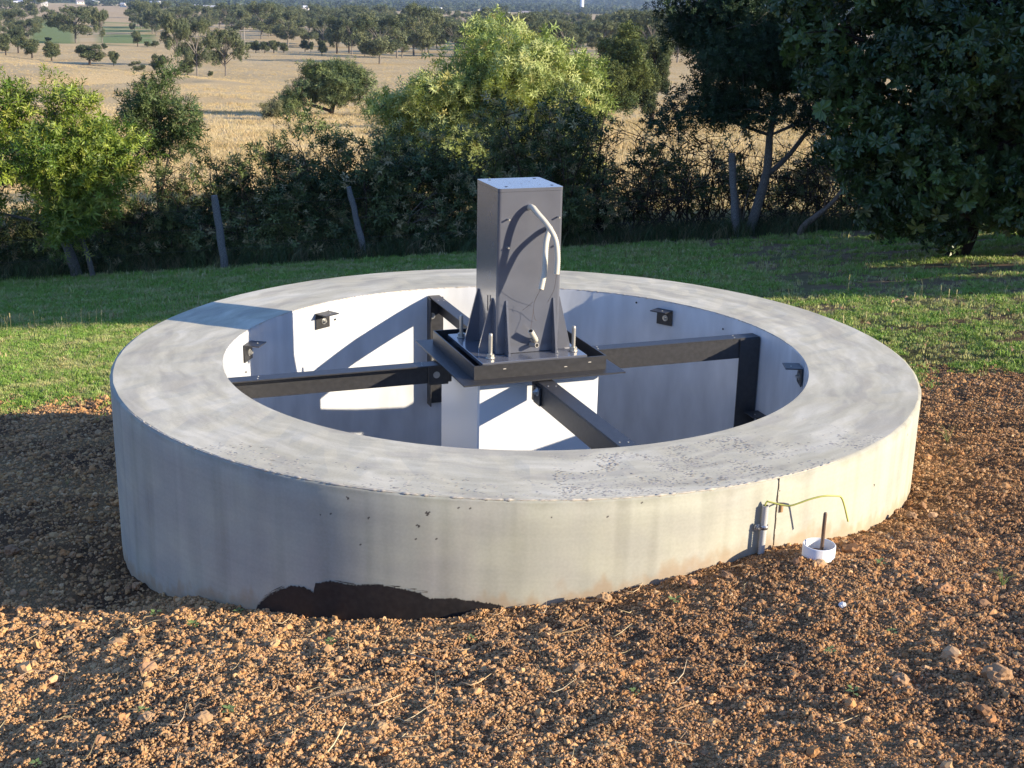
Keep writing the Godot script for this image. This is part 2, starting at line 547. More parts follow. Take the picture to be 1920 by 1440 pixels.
# ---------------------------------------------------------------- steelwork
func hexbolt(parent: Node3D, at: Vector3, out: Vector3, r := 0.011, length := 0.014) -> void:
	var zinc := mat(lin(0.55, 0.54, 0.5), 0.35, 0.7)
	var st := begin()
	var up := Vector3.UP if absf(out.y) < 0.8 else Vector3.RIGHT
	var xf := Transform3D(Basis(up.cross(out).normalized(), out.cross(up.cross(out)).normalized(), out), at)
	var circ := []
	for k in 18: circ.append(Vector2(cos(TAU * k / 18), sin(TAU * k / 18)) * r * 1.55)
	prism(st, circ, 0.0, 0.003, xf)
	var hex := []
	for k in 6: hex.append(Vector2(cos(TAU * k / 6 + 0.3), sin(TAU * k / 6 + 0.3)) * r)
	prism(st, hex, 0.003, 0.003 + r * 0.75, xf)
	circ = []
	for k in 12: circ.append(Vector2(cos(TAU * k / 12), sin(TAU * k / 12)) * r * 0.55)
	prism(st, circ, 0.003 + r * 0.75, 0.003 + r * 0.75 + length * 0.6, xf)
	part("bolt", done(st), zinc, parent)

func steelwork() -> void:
	var black := mat(lin(0.032, 0.032, 0.034), 0.42)
	black.metallic_specular = 0.55
	var dust := noisy(0.03, 4, 0.72, 1.0, 512, 11)
	world_tex(black, dust, 2.2)
	black.albedo_color = lin(0.046, 0.045, 0.046)
	var grey := mat(lin(0.135, 0.142, 0.165), 0.22)
	grey.metallic_specular = 0.75
	grey.clearcoat_enabled = true
	grey.clearcoat = 0.5
	grey.clearcoat_roughness = 0.12
	var gd := noisy(0.008, 3, 0.92, 1.0, 512, 17)
	world_tex(grey, gd, 1.6)
	var zinc := mat(lin(0.5, 0.47, 0.4), 0.42, 0.55)
	# pedestal of the pit, painted like the lining
	var ped := thing("pedestal_block", "white painted square concrete pier standing in the middle of the round pit", "pier", Vector3.ZERO, TURN)
	part("shaft", boxmesh(Vector3(0.015, -0.745, -0.005), Vector3(0.6, 1.41, 0.575), 0.008), mat(lin(0.74, 0.75, 0.74), 0.35), ped)
	# tray of angle iron
	var tray := thing("angle_iron_tray", "square black steel tray of four angle bars under the grey column", "steel tray", Vector3(0.005, 0, -0.015), TURN)
	for k in 4:
		var st := begin()
		var xf := Transform3D(Basis(Vector3.UP, k * PI / 2), Vector3.ZERO)
		var h := 0.325
		# upright leg
		var leg := [Vector2(-h, 0), Vector2(h, 0), Vector2(h - 0.0065, 0), Vector2(-h + 0.0065, 0)]
		st.set_smooth_group(-1)
		var y0 := -0.034
		var y1 := 0.037
		var pl := [Vector2(-h, h), Vector2(-h + 0.0065, h - 0.0065), Vector2(h - 0.0065, h - 0.0065), Vector2(h, h)]
		mitred(st, pl, y0, y1, xf)
		var wide := 0.07
		pl = [Vector2(-h - wide, h + wide), Vector2(-h, h + 0.0005), Vector2(h, h + 0.0005), Vector2(h + wide, h + wide)]
		mitred(st, pl, y0, y0 + 0.0065, xf)
		part("angle_bar", done(st), black, tray)
	for q in [[-0.18, 0.02], [0.12, 0.006], [0.24, 0.018]]:
		part("weld_spot", clod_mesh(9, 0.3), mat(lin(0.6, 0.55, 0.45), 0.5), tray, Vector3(q[0], q[1] - 0.006, 0.3255)).scale = Vector3(0.008, 0.0025, 0.001)
	part("bearing_plate", boxmesh(Vector3(0, -0.0255, 0), Vector3(0.632, 0.009, 0.632), 0.001), black, tray)
	# four beams from the pier to the wall
	var names := ["front black steel beam running from the pier toward the camera side rim", "black steel beam meeting the wall at a tall black upright on the sunlit left of the post shadow", "long black beam across the shaded side, with a broad dark upright at its outer end", "black beam across the sunlit white wall, its upper flange casting a dark strip on its web"]
	for k in 4:
		var ang: float = TURN + [0.0, PI, PI / 2, -PI / 2][k]
		var bm := thing("support_beam", ["black steel beam that runs from the tray toward the near rim", "black steel beam behind the grey column, ending at a tall upright on the sunlit wall", "black steel beam across the shaded wall, ending at the broadest dark upright", "black steel beam in front of the sunlit white wall, bolted under the tray corner"][k], "steel beam", Vector3.ZERO, ang, "beams between pier and ring wall")
		var flip: float = [-1.0, 1.0, -1.0, 1.0][k]   # which edge carries the web
		var wx: float = [-0.03, -0.03, -0.035, -0.073][k]
		var inner: float = 0.3 if k < 3 else 0.31
		if k == 3: inner = 0.3
		var outer: float = 1.366
		var cx := [0.0, 0.0, 0.0, 0.0]
		# local frame: +z runs outward. x: toward the right when looking outward from the pier is -x
		var lo: float
		var hi: float
		if k == 0:
			lo = -0.03; hi = 0.045
		elif k == 1:
			lo = -0.03; hi = 0.036
		elif k == 2:
			lo = 0.038; hi = 0.115
		else:
			lo = -0.075; hi = 0.0
		# for the side beams local x points along -w (k = 2) or +w (k = 3)
		var st := begin()
		box(st, Vector3((lo + hi) / 2, -0.0435, (inner + outer) / 2), Vector3(hi - lo, 0.007, outer - inner), 0.0012)
		part("flange", done(st), black, bm)
		st = begin()
		var web_x := lo + 0.0036
		box(st, Vector3(web_x, -0.0975, (inner + outer) / 2), Vector3(0.007, 0.1, outer - inner - 0.002), 0.0012)
		part("web", done(st), black, bm)
		# upright of the same angle, against the wall
		var ul: float = 0.11 if k == 2 else 0.062
		st = begin()
		var x0 := lo - 0.006 if k != 2 else 0.0
		if k == 1:
			box(st, Vector3(hi + 0.004, -0.37, outer - 0.035), Vector3(0.007, 0.645, 0.07), 0.0012)
			box(st, Vector3(hi - 0.045, -0.371, outer - 0.004), Vector3(0.088, 0.64, 0.006), 0.0012)
		elif k == 2:
			box(st, Vector3(lo - 0.0045, -0.42, outer - 0.06), Vector3(0.007, 0.75, 0.118), 0.0012)
			box(st, Vector3(lo + 0.035, -0.421, outer - 0.005), Vector3(0.07, 0.745, 0.006), 0.0012)
		else:
			box(st, Vector3(lo - 0.0045, -0.37, outer - 0.035), Vector3(0.007, 0.645, 0.07), 0.0012)
			box(st, Vector3(lo + 0.04, -0.371, outer - 0.006), Vector3(0.082, 0.64, 0.006), 0.0012)
		part("upright", done(st), black, bm)
		if k == 1:
			hexbolt(bm, Vector3(hi - 0.02, -0.16, outer - 0.008), Vector3(0, 0, -1), 0.012)
			hexbolt(bm, Vector3(hi - 0.02, -0.41, outer - 0.008), Vector3(0, 0, -1), 0.012)
		if k == 3:
			st = begin()
			box(st, Vector3(web_x + 0.009, -0.1, 0.37), Vector3(0.008, 0.11, 0.1), 0.0012)
			part("cleat", done(st), black, bm)
			hexbolt(bm, Vector3(web_x + 0.013, -0.105, 0.38), Vector3(1, 0, 0), 0.0105)
		if k == 0:
			st = begin()
			box(st, Vector3(web_x - 0.01, -0.1, 0.39), Vector3(0.01, 0.085, 0.075), 0.0012)
			part("cleat", done(st), black, bm)
			hexbolt(bm, Vector3(web_x - 0.015, -0.08, 0.4), Vector3(-1, 0, 0), 0.013)
		# screw heads on the flange
		for zz in [0.45, 1.22]:
			for e in [0.25, 0.7]:
				var sc := part("screw", clod_mesh(4, 0.05), zinc, bm, Vector3(lerpf(lo, hi, e), -0.0395, zz + e * 0.02))
				sc.scale = Vector3(0.0045, 0.0025, 0.0045)
	# small angle brackets on the wall
	var bl := ["small black angle bracket on the sunlit wall beside the edge of the post shadow", "small black angle bracket nearest the lit rim, half inside the post shadow", "small black angle bracket on the shaded wall behind the beam", "small black angle bracket at the rim's shaded end, seen from its side", "black bracket low by the rim under the broadest dark upright"]
	var ba := [-129.1, -100.3, 142.2, 88.0, 108.3]
	var bh := [-0.085, -0.095, -0.082, -0.07, -0.47]
	for i in 5:
		var a := deg_to_rad(ba[i])
		var br := thing("angle_bracket", bl[i], "bracket", Vector3(sin(a) * (RI - 0.006), bh[i], cos(a) * (RI - 0.006)), a + PI, "brackets on the pit wall")
		part("plate", boxmesh(Vector3(0, -0.01, 0.003), Vector3(0.1, 0.085, 0.006), 0.001), black, br)
		part("shelf", boxmesh(Vector3(0, 0.035, 0.041), Vector3(0.1, 0.006, 0.082), 0.001), black, br)
		hexbolt(br, Vector3(0.006, -0.012, 0.006), Vector3(0, 0, 1), 0.011)
		part("screw", clod_mesh(4, 0.05), zinc, br, Vector3(0.01, 0.0385, 0.05)).scale = Vector3(0.004, 0.003, 0.004)
	# the column
	var c := thing("steel_column", "dark grey square steel column with gussets, bolted upright over the pit", "steel column", Vector3.ZERO, TURN)
	var cu := 0.006
	var cw := -0.016
	var hh := 0.157
	var st := begin()
	var poly := []
	for k in 4:
		var cx2: float = [1, -1, -1, 1][k] * (hh - 0.014)
		var cz: float = [1, 1, -1, -1][k] * (hh - 0.014)
		for j in 5:
			var a := k * PI / 2 + j * PI / 8
			poly.append(Vector2(cu + cx2 + cos(a) * 0.014, -(cw) + cz + sin(a) * 0.014))
	# polygon lies in x and -z, extruded along y
	var up := Transform3D(Basis(Vector3(1, 0, 0), Vector3(0, 0, -1), Vector3(0, 1, 0)), Vector3.ZERO)
	smooth_prism(st, poly, 0.034, 0.789, up)
	part("tube", done(st), grey, c)
	st = begin()
	var poly2 := []
	for p in poly: poly2.append((p - Vector2(cu, -cw)) * 1.004 + Vector2(cu, -cw))
	smooth_prism(st, poly2, 0.79, 0.805, up)
	var tp := part("top_plate", done(st), grey, c)
	for q in [[-0.103, -0.128], [0.124, -0.133], [0.128, 0.082], [-0.095, 0.083]]:
		part("bolt_hole", lathemesh([Vector2(0.0075, 0.0), Vector2(0.0075, 0.0006), Vector2(0.0, 0.0006)], 14), mat(lin(0.01, 0.01, 0.012), 0.9), tp, Vector3(q[0], 0.8052, q[1]))
	for i in 5:
		part("scuff", clod_mesh(9, 0.3), mat(lin(0.06, 0.06, 0.065), 0.8), tp, Vector3(rng.randf_range(-0.08, 0.1), 0.8052, rng.randf_range(-0.1, 0.06))).scale = Vector3(0.004, 0.0005, 0.003)
	st = begin()
	box(st, Vector3(0.002, 0.0215, -0.008), Vector3(0.52, 0.02, 0.53), 0.0025)
	var bp := part("base_plate", done(st), grey, c)
	# gussets: [along, face]
	var g := [[-0.104, 0], [0.13, 0], [0.08, 1], [-0.125, 1], [0.115, 2], [-0.125, 2], [-0.11, 3], [0.12, 3]]
	for q in g:
		st = begin()
		var gp := [Vector2(0, 0), Vector2(0.066 if q[1] > 0 else 0.056, 0), Vector2(0.066 if q[1] > 0 else 0.056, 0.022), Vector2(0.0065, 0.256), Vector2(0, 0.256)]
		var bx: Basis
		var o: Vector3
		if q[1] == 0: bx = Basis(Vector3(0, 0, 1), Vector3.UP, Vector3(-1, 0, 0)); o = Vector3(q[0], 0.032, cw + hh - 0.001)
		elif q[1] == 1: bx = Basis(Vector3(-1, 0, 0), Vector3.UP, Vector3(0, 0, -1)); o = Vector3(cu - hh + 0.001, 0.032, q[0])
		elif q[1] == 2: bx = Basis(Vector3(1, 0, 0), Vector3.UP, Vector3(0, 0, 1)); o = Vector3(cu + hh - 0.001, 0.032, q[0])
		else: bx = Basis(Vector3(0, 0, -1), Vector3.UP, Vector3(1, 0, 0)); o = Vector3(q[0], 0.032, cw - hh + 0.001)
		prism(st, gp, -0.005, 0.005, Transform3D(bx, o))
		part("gusset", done(st), grey, c)
	# anchor studs with nuts and washers
	for q in [[-0.196, 0.19, 0.118], [0.222, 0.18, 0.122], [-0.212, -0.2, 0.11], [0.215, -0.205, 0.11]]:
		var prof := []
		var n := 22
		for i in n:
			var y: float = 0.0 + q[2] * i / n
			prof.append(Vector2(0.0098 if i % 2 == 0 else 0.0088, y))
		prof.append(Vector2(0.0085, q[2])); prof.append(Vector2(0.006, q[2] + 0.003)); prof.append(Vector2(0.0, q[2] + 0.003))
		var stud := part("anchor_stud", lathemesh(prof, 14), zinc, c, Vector3(q[0], 0.03, q[1]))
		st = begin()
		var hex := []
		for k in 6: hex.append(Vector2(cos(TAU * k / 6 + 0.4), sin(TAU * k / 6 + 0.4)) * 0.018)
		prism(st, hex, 0.0055, 0.022, up)
		part("nut", done(st), zinc, stud)
		part("washer", lathemesh([Vector2(0.02, 0.0018), Vector2(0.022, 0.0035), Vector2(0.022, 0.0055), Vector2(0.0, 0.006)], 20), zinc, stud)
		st = begin()
		prism(st, hex, -0.046, -0.02, up)
		part("levelling_nut", done(st), zinc, stud)
	# threaded pins on the front face
	for q in [[-0.105, 0.667], [0.139, 0.668], [-0.106, 0.538], [0.137, 0.54]]:
		part("stud_pin", tubemesh([Vector3(0, 0, -0.004), Vector3(0, 0, 0.024)], [0.0042, 0.0042], 8), zinc, c, Vector3(q[0], q[1], cw + hh))
	for q in [[0.012, 0.25], [0.047, 0.258]]:
		part("slot", boxmesh(Vector3(cu - hh - 0.0005, q[1], q[0]), Vector3(0.002, 0.075, 0.006), 0.0005), mat(lin(0.01, 0.01, 0.012), 0.9), c)
	part("wash_stain", boxmesh(Vector3(0.216, 0.0325, 0.125), Vector3(0.03, 0.001, 0.01), 0.0002), mat(lin(0.6, 0.58, 0.54), 0.6), bp)
	# conduits that hang from holes in the front face
	var pvc := mat(lin(0.62, 0.58, 0.47), 0.5)
	var fw := cw + hh
	conduit("corrugated_conduit", "longer cream corrugated conduit curving out of the top hole of the column", [Vector3(-0.001, 0.712, fw - 0.01), Vector3(0.0, 0.722, fw + 0.025), Vector3(0.011, 0.7, fw + 0.07), Vector3(0.042, 0.653, fw + 0.12), Vector3(0.067, 0.594, fw + 0.155), Vector3(0.072, 0.516, fw + 0.175), Vector3(0.066, 0.443, fw + 0.185)], 0.0125, pvc, 0.35)
	conduit("corrugated_conduit", "shorter conduit from the second hole, hanging behind the longer one", [Vector3(0.096, 0.612, fw - 0.01), Vector3(0.093, 0.62, fw + 0.022), Vector3(0.074, 0.604, fw + 0.05), Vector3(0.048, 0.561, fw + 0.09), Vector3(0.034, 0.49, fw + 0.12), Vector3(0.026, 0.44, fw + 0.135), Vector3(0.006, 0.367, fw + 0.15)], 0.0125, pvc, 0.5)
	conduit("conduit_stub", "cut cream conduit end leaning at the foot of the column", [Vector3(0.045, 0.088, fw + 0.001), Vector3(0.03, 0.105, fw + 0.03), Vector3(-0.002, 0.15, fw + 0.055)], 0.0125, pvc, 2.0)
	conduit("conduit_stub", "lower dark mouthed conduit end lying on the base plate", [Vector3(0.02, 0.068, fw + 0.002), Vector3(0.033, 0.077, fw + 0.05)], 0.0115, mat(lin(0.35, 0.33, 0.29), 0.5), 2.0)
	var wire := mat(lin(0.08, 0.05, 0.04), 0.6)
	var wt := thing("loose_wires", "thin dark wires dangling from the shorter conduit", "wire", Vector3.ZERO, TURN)
	for w in [[Vector3(0.006, 0.37, fw + 0.148), Vector3(0.0, 0.3, fw + 0.09), Vector3(0.014, 0.24, fw + 0.04), Vector3(0.0, 0.16, fw + 0.05), Vector3(0.0, 0.14, fw + 0.054)], [Vector3(0.004, 0.29, fw + 0.06), Vector3(-0.015, 0.27, fw + 0.05), Vector3(-0.035, 0.245, fw + 0.03)], [Vector3(0.012, 0.25, fw + 0.04), Vector3(0.03, 0.2, fw + 0.02), Vector3(0.045, 0.185, fw + 0.012)], [Vector3(0.066, 0.445, fw + 0.183), Vector3(0.078, 0.36, fw + 0.13), Vector3(0.08, 0.28, fw + 0.05)]]:
		var r := []
		var pts := curve(w, 14)
		for p in pts: r.append(0.0008)
		part("wire", tubemesh(pts, r, 5), wire, wt)

func mitred(st: SurfaceTool, pl: Array, y0: float, y1: float, xf: Transform3D) -> void:
	var a := []
	var b := []
	for p in pl:
		a.append(xf * Vector3(p.x, y0, p.y)); b.append(xf * Vector3(p.x, y1, p.y))
	for i in 4:
		var j := (i + 1) % 4
		quad(st, a[j], a[i], b[i], b[j])
	quad(st, b[0], b[3], b[2], b[1])
	quad(st, a[0], a[1], a[2], a[3])

func smooth_prism(st: SurfaceTool, poly: Array, z0: float, z1: float, xf: Transform3D) -> void:
	var n := poly.size()
	for i in n:
		var a: Vector2 = poly[i]
		var b: Vector2 = poly[(i + 1) % n]
		st.set_smooth_group(1 if a.distance_to(b) < 0.03 else -1)
		st.set_smooth_group(-1)
		quad(st, xf * Vector3(a.x, a.y, z1), xf * Vector3(a.x, a.y, z0), xf * Vector3(b.x, b.y, z0), xf * Vector3(b.x, b.y, z1))
	for i in range(1, n - 1):
		var a: Vector2 = poly[0]
		var b: Vector2 = poly[i]
		var c: Vector2 = poly[i + 1]
		tri(st, xf * Vector3(a.x, a.y, z1), xf * Vector3(b.x, b.y, z1), xf * Vector3(c.x, c.y, z1))
		tri(st, xf * Vector3(a.x, a.y, z0), xf * Vector3(c.x, c.y, z0), xf * Vector3(b.x, b.y, z0))

func curve(p: Array, n: int) -> Array:
	var out := []
	for i in n + 1:
		var t := float(i) / n * (p.size() - 1)
		var k := mini(int(t), p.size() - 2)
		var a: Vector3 = p[maxi(k - 1, 0)]
		var b: Vector3 = p[k]
		var c: Vector3 = p[k + 1]
		var d: Vector3 = p[mini(k + 2, p.size() - 1)]
		out.append(b.cubic_interpolate(c, a, d, t - k))
	return out

func conduit(called: String, label: String, p: Array, r: float, m: Material, smooth_share: float) -> void:
	var o := thing(called, label, "conduit", Vector3.ZERO, TURN)
	var total := 0.0
	for i in p.size() - 1: total += p[i].distance_to(p[i + 1])
	var n := maxi(6, int(total / 0.0032))
	var pts := curve(p, n)
	var rad := []
	for i in n + 1:
		var k := float(i) / n
		rad.append(r * (1.0 if k < smooth_share * 0.6 else (1.1 if i % 2 == 0 else 0.86)))
	part("sleeve", tubemesh(pts, rad, 16), m, o)
	var e: Vector3 = pts[n]
	var d: Vector3 = (e - pts[n - 2]).normalized()
	part("mouth", tubemesh([e - d * 0.001, e + d * 0.0008], [r * 0.74, r * 0.74], 14), mat(lin(0.02, 0.018, 0.015), 0.9), o)

# ---------------------------------------------------------------- earthing gear by the wall
func earthing() -> void:
	var o := thing("wall_conduit", "grey corrugated conduit clamped upright to the outside of the ring by the joint", "conduit")
	var a0 := deg_to_rad(28.75)
	var ax := Vector3(sin(a0), 0, cos(a0)) * (RO + 0.016)
	var n := 56
	var pts := []
	var rad := []
	for i in n + 1:
		pts.append(ax + Vector3(-0.004 * (1.0 - float(i) / n), -0.34 + 0.25 * i / n, 0.004 * (1.0 - float(i) / n)))
		rad.append(0.0128 if i % 2 == 0 else 0.0112)
	part("sleeve", tubemesh(pts, rad, 16), mat(lin(0.52, 0.51, 0.48), 0.5), o)
	part("mouth", tubemesh([pts[n] + Vector3(0, -0.002, 0), pts[n] + Vector3(0, 0.0008, 0)], [0.009, 0.009], 14), mat(lin(0.02, 0.02, 0.02), 0.9), o)
	var cl := thing("pipe_clamp", "galvanised saddle clamp with a bolt round the wall conduit", "clamp", Vector3(ax.x, -0.172, ax.z), a0)
	var zinc := mat(lin(0.5, 0.5, 0.5), 0.35, 0.8)
	part("band", lathemesh([Vector2(0.0138, -0.008), Vector2(0.0152, -0.008), Vector2(0.0152, 0.008), Vector2(0.0138, 0.008)], 20), zinc, cl)
	part("lug", boxmesh(Vector3(-0.025, 0, -0.008), Vector3(0.024, 0.016, 0.003), 0.0006), zinc, cl)
	hexbolt(cl, Vector3(-0.027, 0, -0.0065), Vector3(0, 0, 1), 0.008, 0.012)
	var w := [Vector3(0.903, -0.12, 1.652), Vector3(0.905, -0.087, 1.655),Vector3(0.912, -0.074, 1.653),Vector3(0.920, -0.075, 1.655),Vector3(0.971, -0.084, 1.662),Vector3(1.001, -0.080, 1.668),Vector3(1.063, -0.056, 1.666),Vector3(1.112, -0.046, 1.659),Vector3(1.164, -0.052, 1.642),Vector3(1.181, -0.060, 1.637),Vector3(1.196, -0.093, 1.632),Vector3(1.218, -0.158, 1.622)]
	pts = curve(w, 60)
	rad = []
	for p in pts: rad.append(0.0034)
	var gw := tag(top("earth_wire", tubemesh(pts, rad, 8), mat(lin(0.5, 0.5, 0.12), 0.4)), "yellow green earth wire looping out of the wall conduit", "wire")
	var px := Vector3(1.086, -0.0, 1.76)
	var gr := land(px.x, px.z)
	var pv := thing("pvc_pipe_end", "short white pipe end sunk in the soil beside the ring", "pipe", Vector3(px.x, gr, px.z))
	part("pipe_wall", lathemesh([Vector2(0.058, -0.12), Vector2(0.058, 0.044), Vector2(0.0565, 0.046), Vector2(0.0535, 0.046), Vector2(0.0525, 0.044), Vector2(0.0525, -0.12)], 40), mat(lin(0.8, 0.79, 0.76), 0.4), pv)
	var st := begin()
	lathe(st, [Vector2(0.0525, 0.006), Vector2(0.03, 0.014), Vector2(0.0, 0.018)], 16)
	part("soil_fill", done(st), mat(lin(0.22, 0.12, 0.06), 0.95), pv)
	var er := thing("earth_rod", "brown metal earth rod standing in the white pipe end", "rod", Vector3(px.x + 0.013, gr, px.z - 0.01))
	part("rod", tubemesh([Vector3(0, -0.1, 0), Vector3(0, 0.11, -0.002), Vector3(0.001, 0.158, -0.003), Vector3(0.001, 0.161, -0.003)], [0.0066, 0.0066, 0.0066, 0.005], 14), mat(lin(0.17, 0.11, 0.075), 0.5, 0.3), er)

# ---------------------------------------------------------------- ground
func field_color(x: float, z: float) -> Color:
	var s := 5.95 - z
	var tan_ := Color(0.74, 0.56, 0.3)
	var a := n1.get_noise_2d(x * 0.35, z * 0.35)
	var b := n2.get_noise_2d(x * 0.9 + 300.0, z * 0.9)
	var c := tan_.lerp(Color(0.6, 0.43, 0.21), clampf(b * 1.2 + 0.2, 0.0, 1.0)).lerp(Color(0.68, 0.54, 0.32), clampf(a * 1.5, 0.0, 1.0))
	if s < 24.0 and z > -18.5:
		var g := n1.get_noise_2d(x * 6.0, z * 6.0)
		c = Color(0.16, 0.18, 0.06).lerp(Color(0.26, 0.18, 0.1), clampf(0.35 + g * 1.4 + clampf(x * 0.14, -0.3, 0.55), 0.0, 1.0))
	elif s > 24.0 and s < 34.0:
		c = c.lerp(Color(0.2, 0.16, 0.08), 0.5)
	if s > 340.0 and s < 720.0:
		var bear := x / s
		var green := 0.0
		if bear > -0.372 and bear < -0.335: green = 1.0
		if bear > -0.318 and bear < -0.272: green = smoothstep(-0.2, 0.25, n1.get_noise_2d(x * 0.2, z * 0.2) + 0.15)
		c = c.lerp(Color(0.2, 0.3, 0.1), green * 0.85)
	if s > 720.0 and s < 1500.0: c = c.lerp(Color(0.66, 0.47, 0.28), 0.5)
	if s > 1700.0: c = Color(0.1, 0.125, 0.06).lerp(Color(0.4, 0.3, 0.16), smoothstep(0.12, 0.3, n1.get_noise_2d(x * 0.012, z * 0.04)))
	if s > 3200.0: c = Color(0.05, 0.07, 0.04)
	if z > soil_edge(x) - 0.1 and absf(x) < 9.0: c = Color(0.25, 0.14, 0.07)
	return c

func ground() -> void:
	var angles := []
	var a := -180.0
	while a < 180.0:
		angles.append(deg_to_rad(a))
		a += 0.45 if absf(a) < 29.0 else 5.0
	var radii := [0.0]
	var r := 0.6
	while r < 9800.0:
		radii.append(r)
		r *= 1.021 if r > 3.0 else 1.05
	var na := angles.size()
	var v := PackedVector3Array()
	var c := PackedColorArray()
	var idx := PackedInt32Array()
	for ri in radii.size():
		for ai in na:
			var x: float = eye.x + sin(angles[ai]) * radii[ri]
			var z: float = eye.z - cos(angles[ai]) * radii[ri]
			var y := land(x, z)
			var d := sqrt(x * x + z * z)
			if d < RO + 0.1: y = minf(y, -1.42 if d < RO - 0.12 else y - 0.12)
			elif x > -4.6 and x < 5.4 and z > -5.0 and z < 4.6: y -= 0.09
			v.append(Vector3(x, y, z))
			c.append(field_color(x, z))
	for ri in radii.size() - 1:
		for ai in na:
			var a2 := (ai + 1) % na
			var p := ri * na + ai
			var q := ri * na + a2
			idx.append_array([p, q + na, p + na, p, q, q + na])
	var arr := []
	arr.resize(Mesh.ARRAY_MAX)
	arr[Mesh.ARRAY_VERTEX] = v
	arr[Mesh.ARRAY_COLOR] = c
	arr[Mesh.ARRAY_INDEX] = idx
	var m0 := ArrayMesh.new()
	m0.add_surface_from_arrays(Mesh.PRIMITIVE_TRIANGLES, arr)
	var st := SurfaceTool.new()
	st.create_from(m0, 0)
	st.generate_normals()
	var m := tinted(0.95, 0.15)
	world_tex(m, noisy(0.03, 5, 0.74, 1.0, 1024, 21), 0.12)
	var o := top("ground", st.commit(), m)
	tag(o, "hillside falling to a wide valley of dry grass paddocks", "ground", "", "structure")

func soil_height(x: float, z: float) -> float:
	var y := land(x, z)
	y += n1.get_noise_2d(x * 26.0 + 5.0, z * 26.0) * 0.017 + n2.get_noise_2d(x * 85.0, z * 85.0) * 0.016 - 0.006
	return y

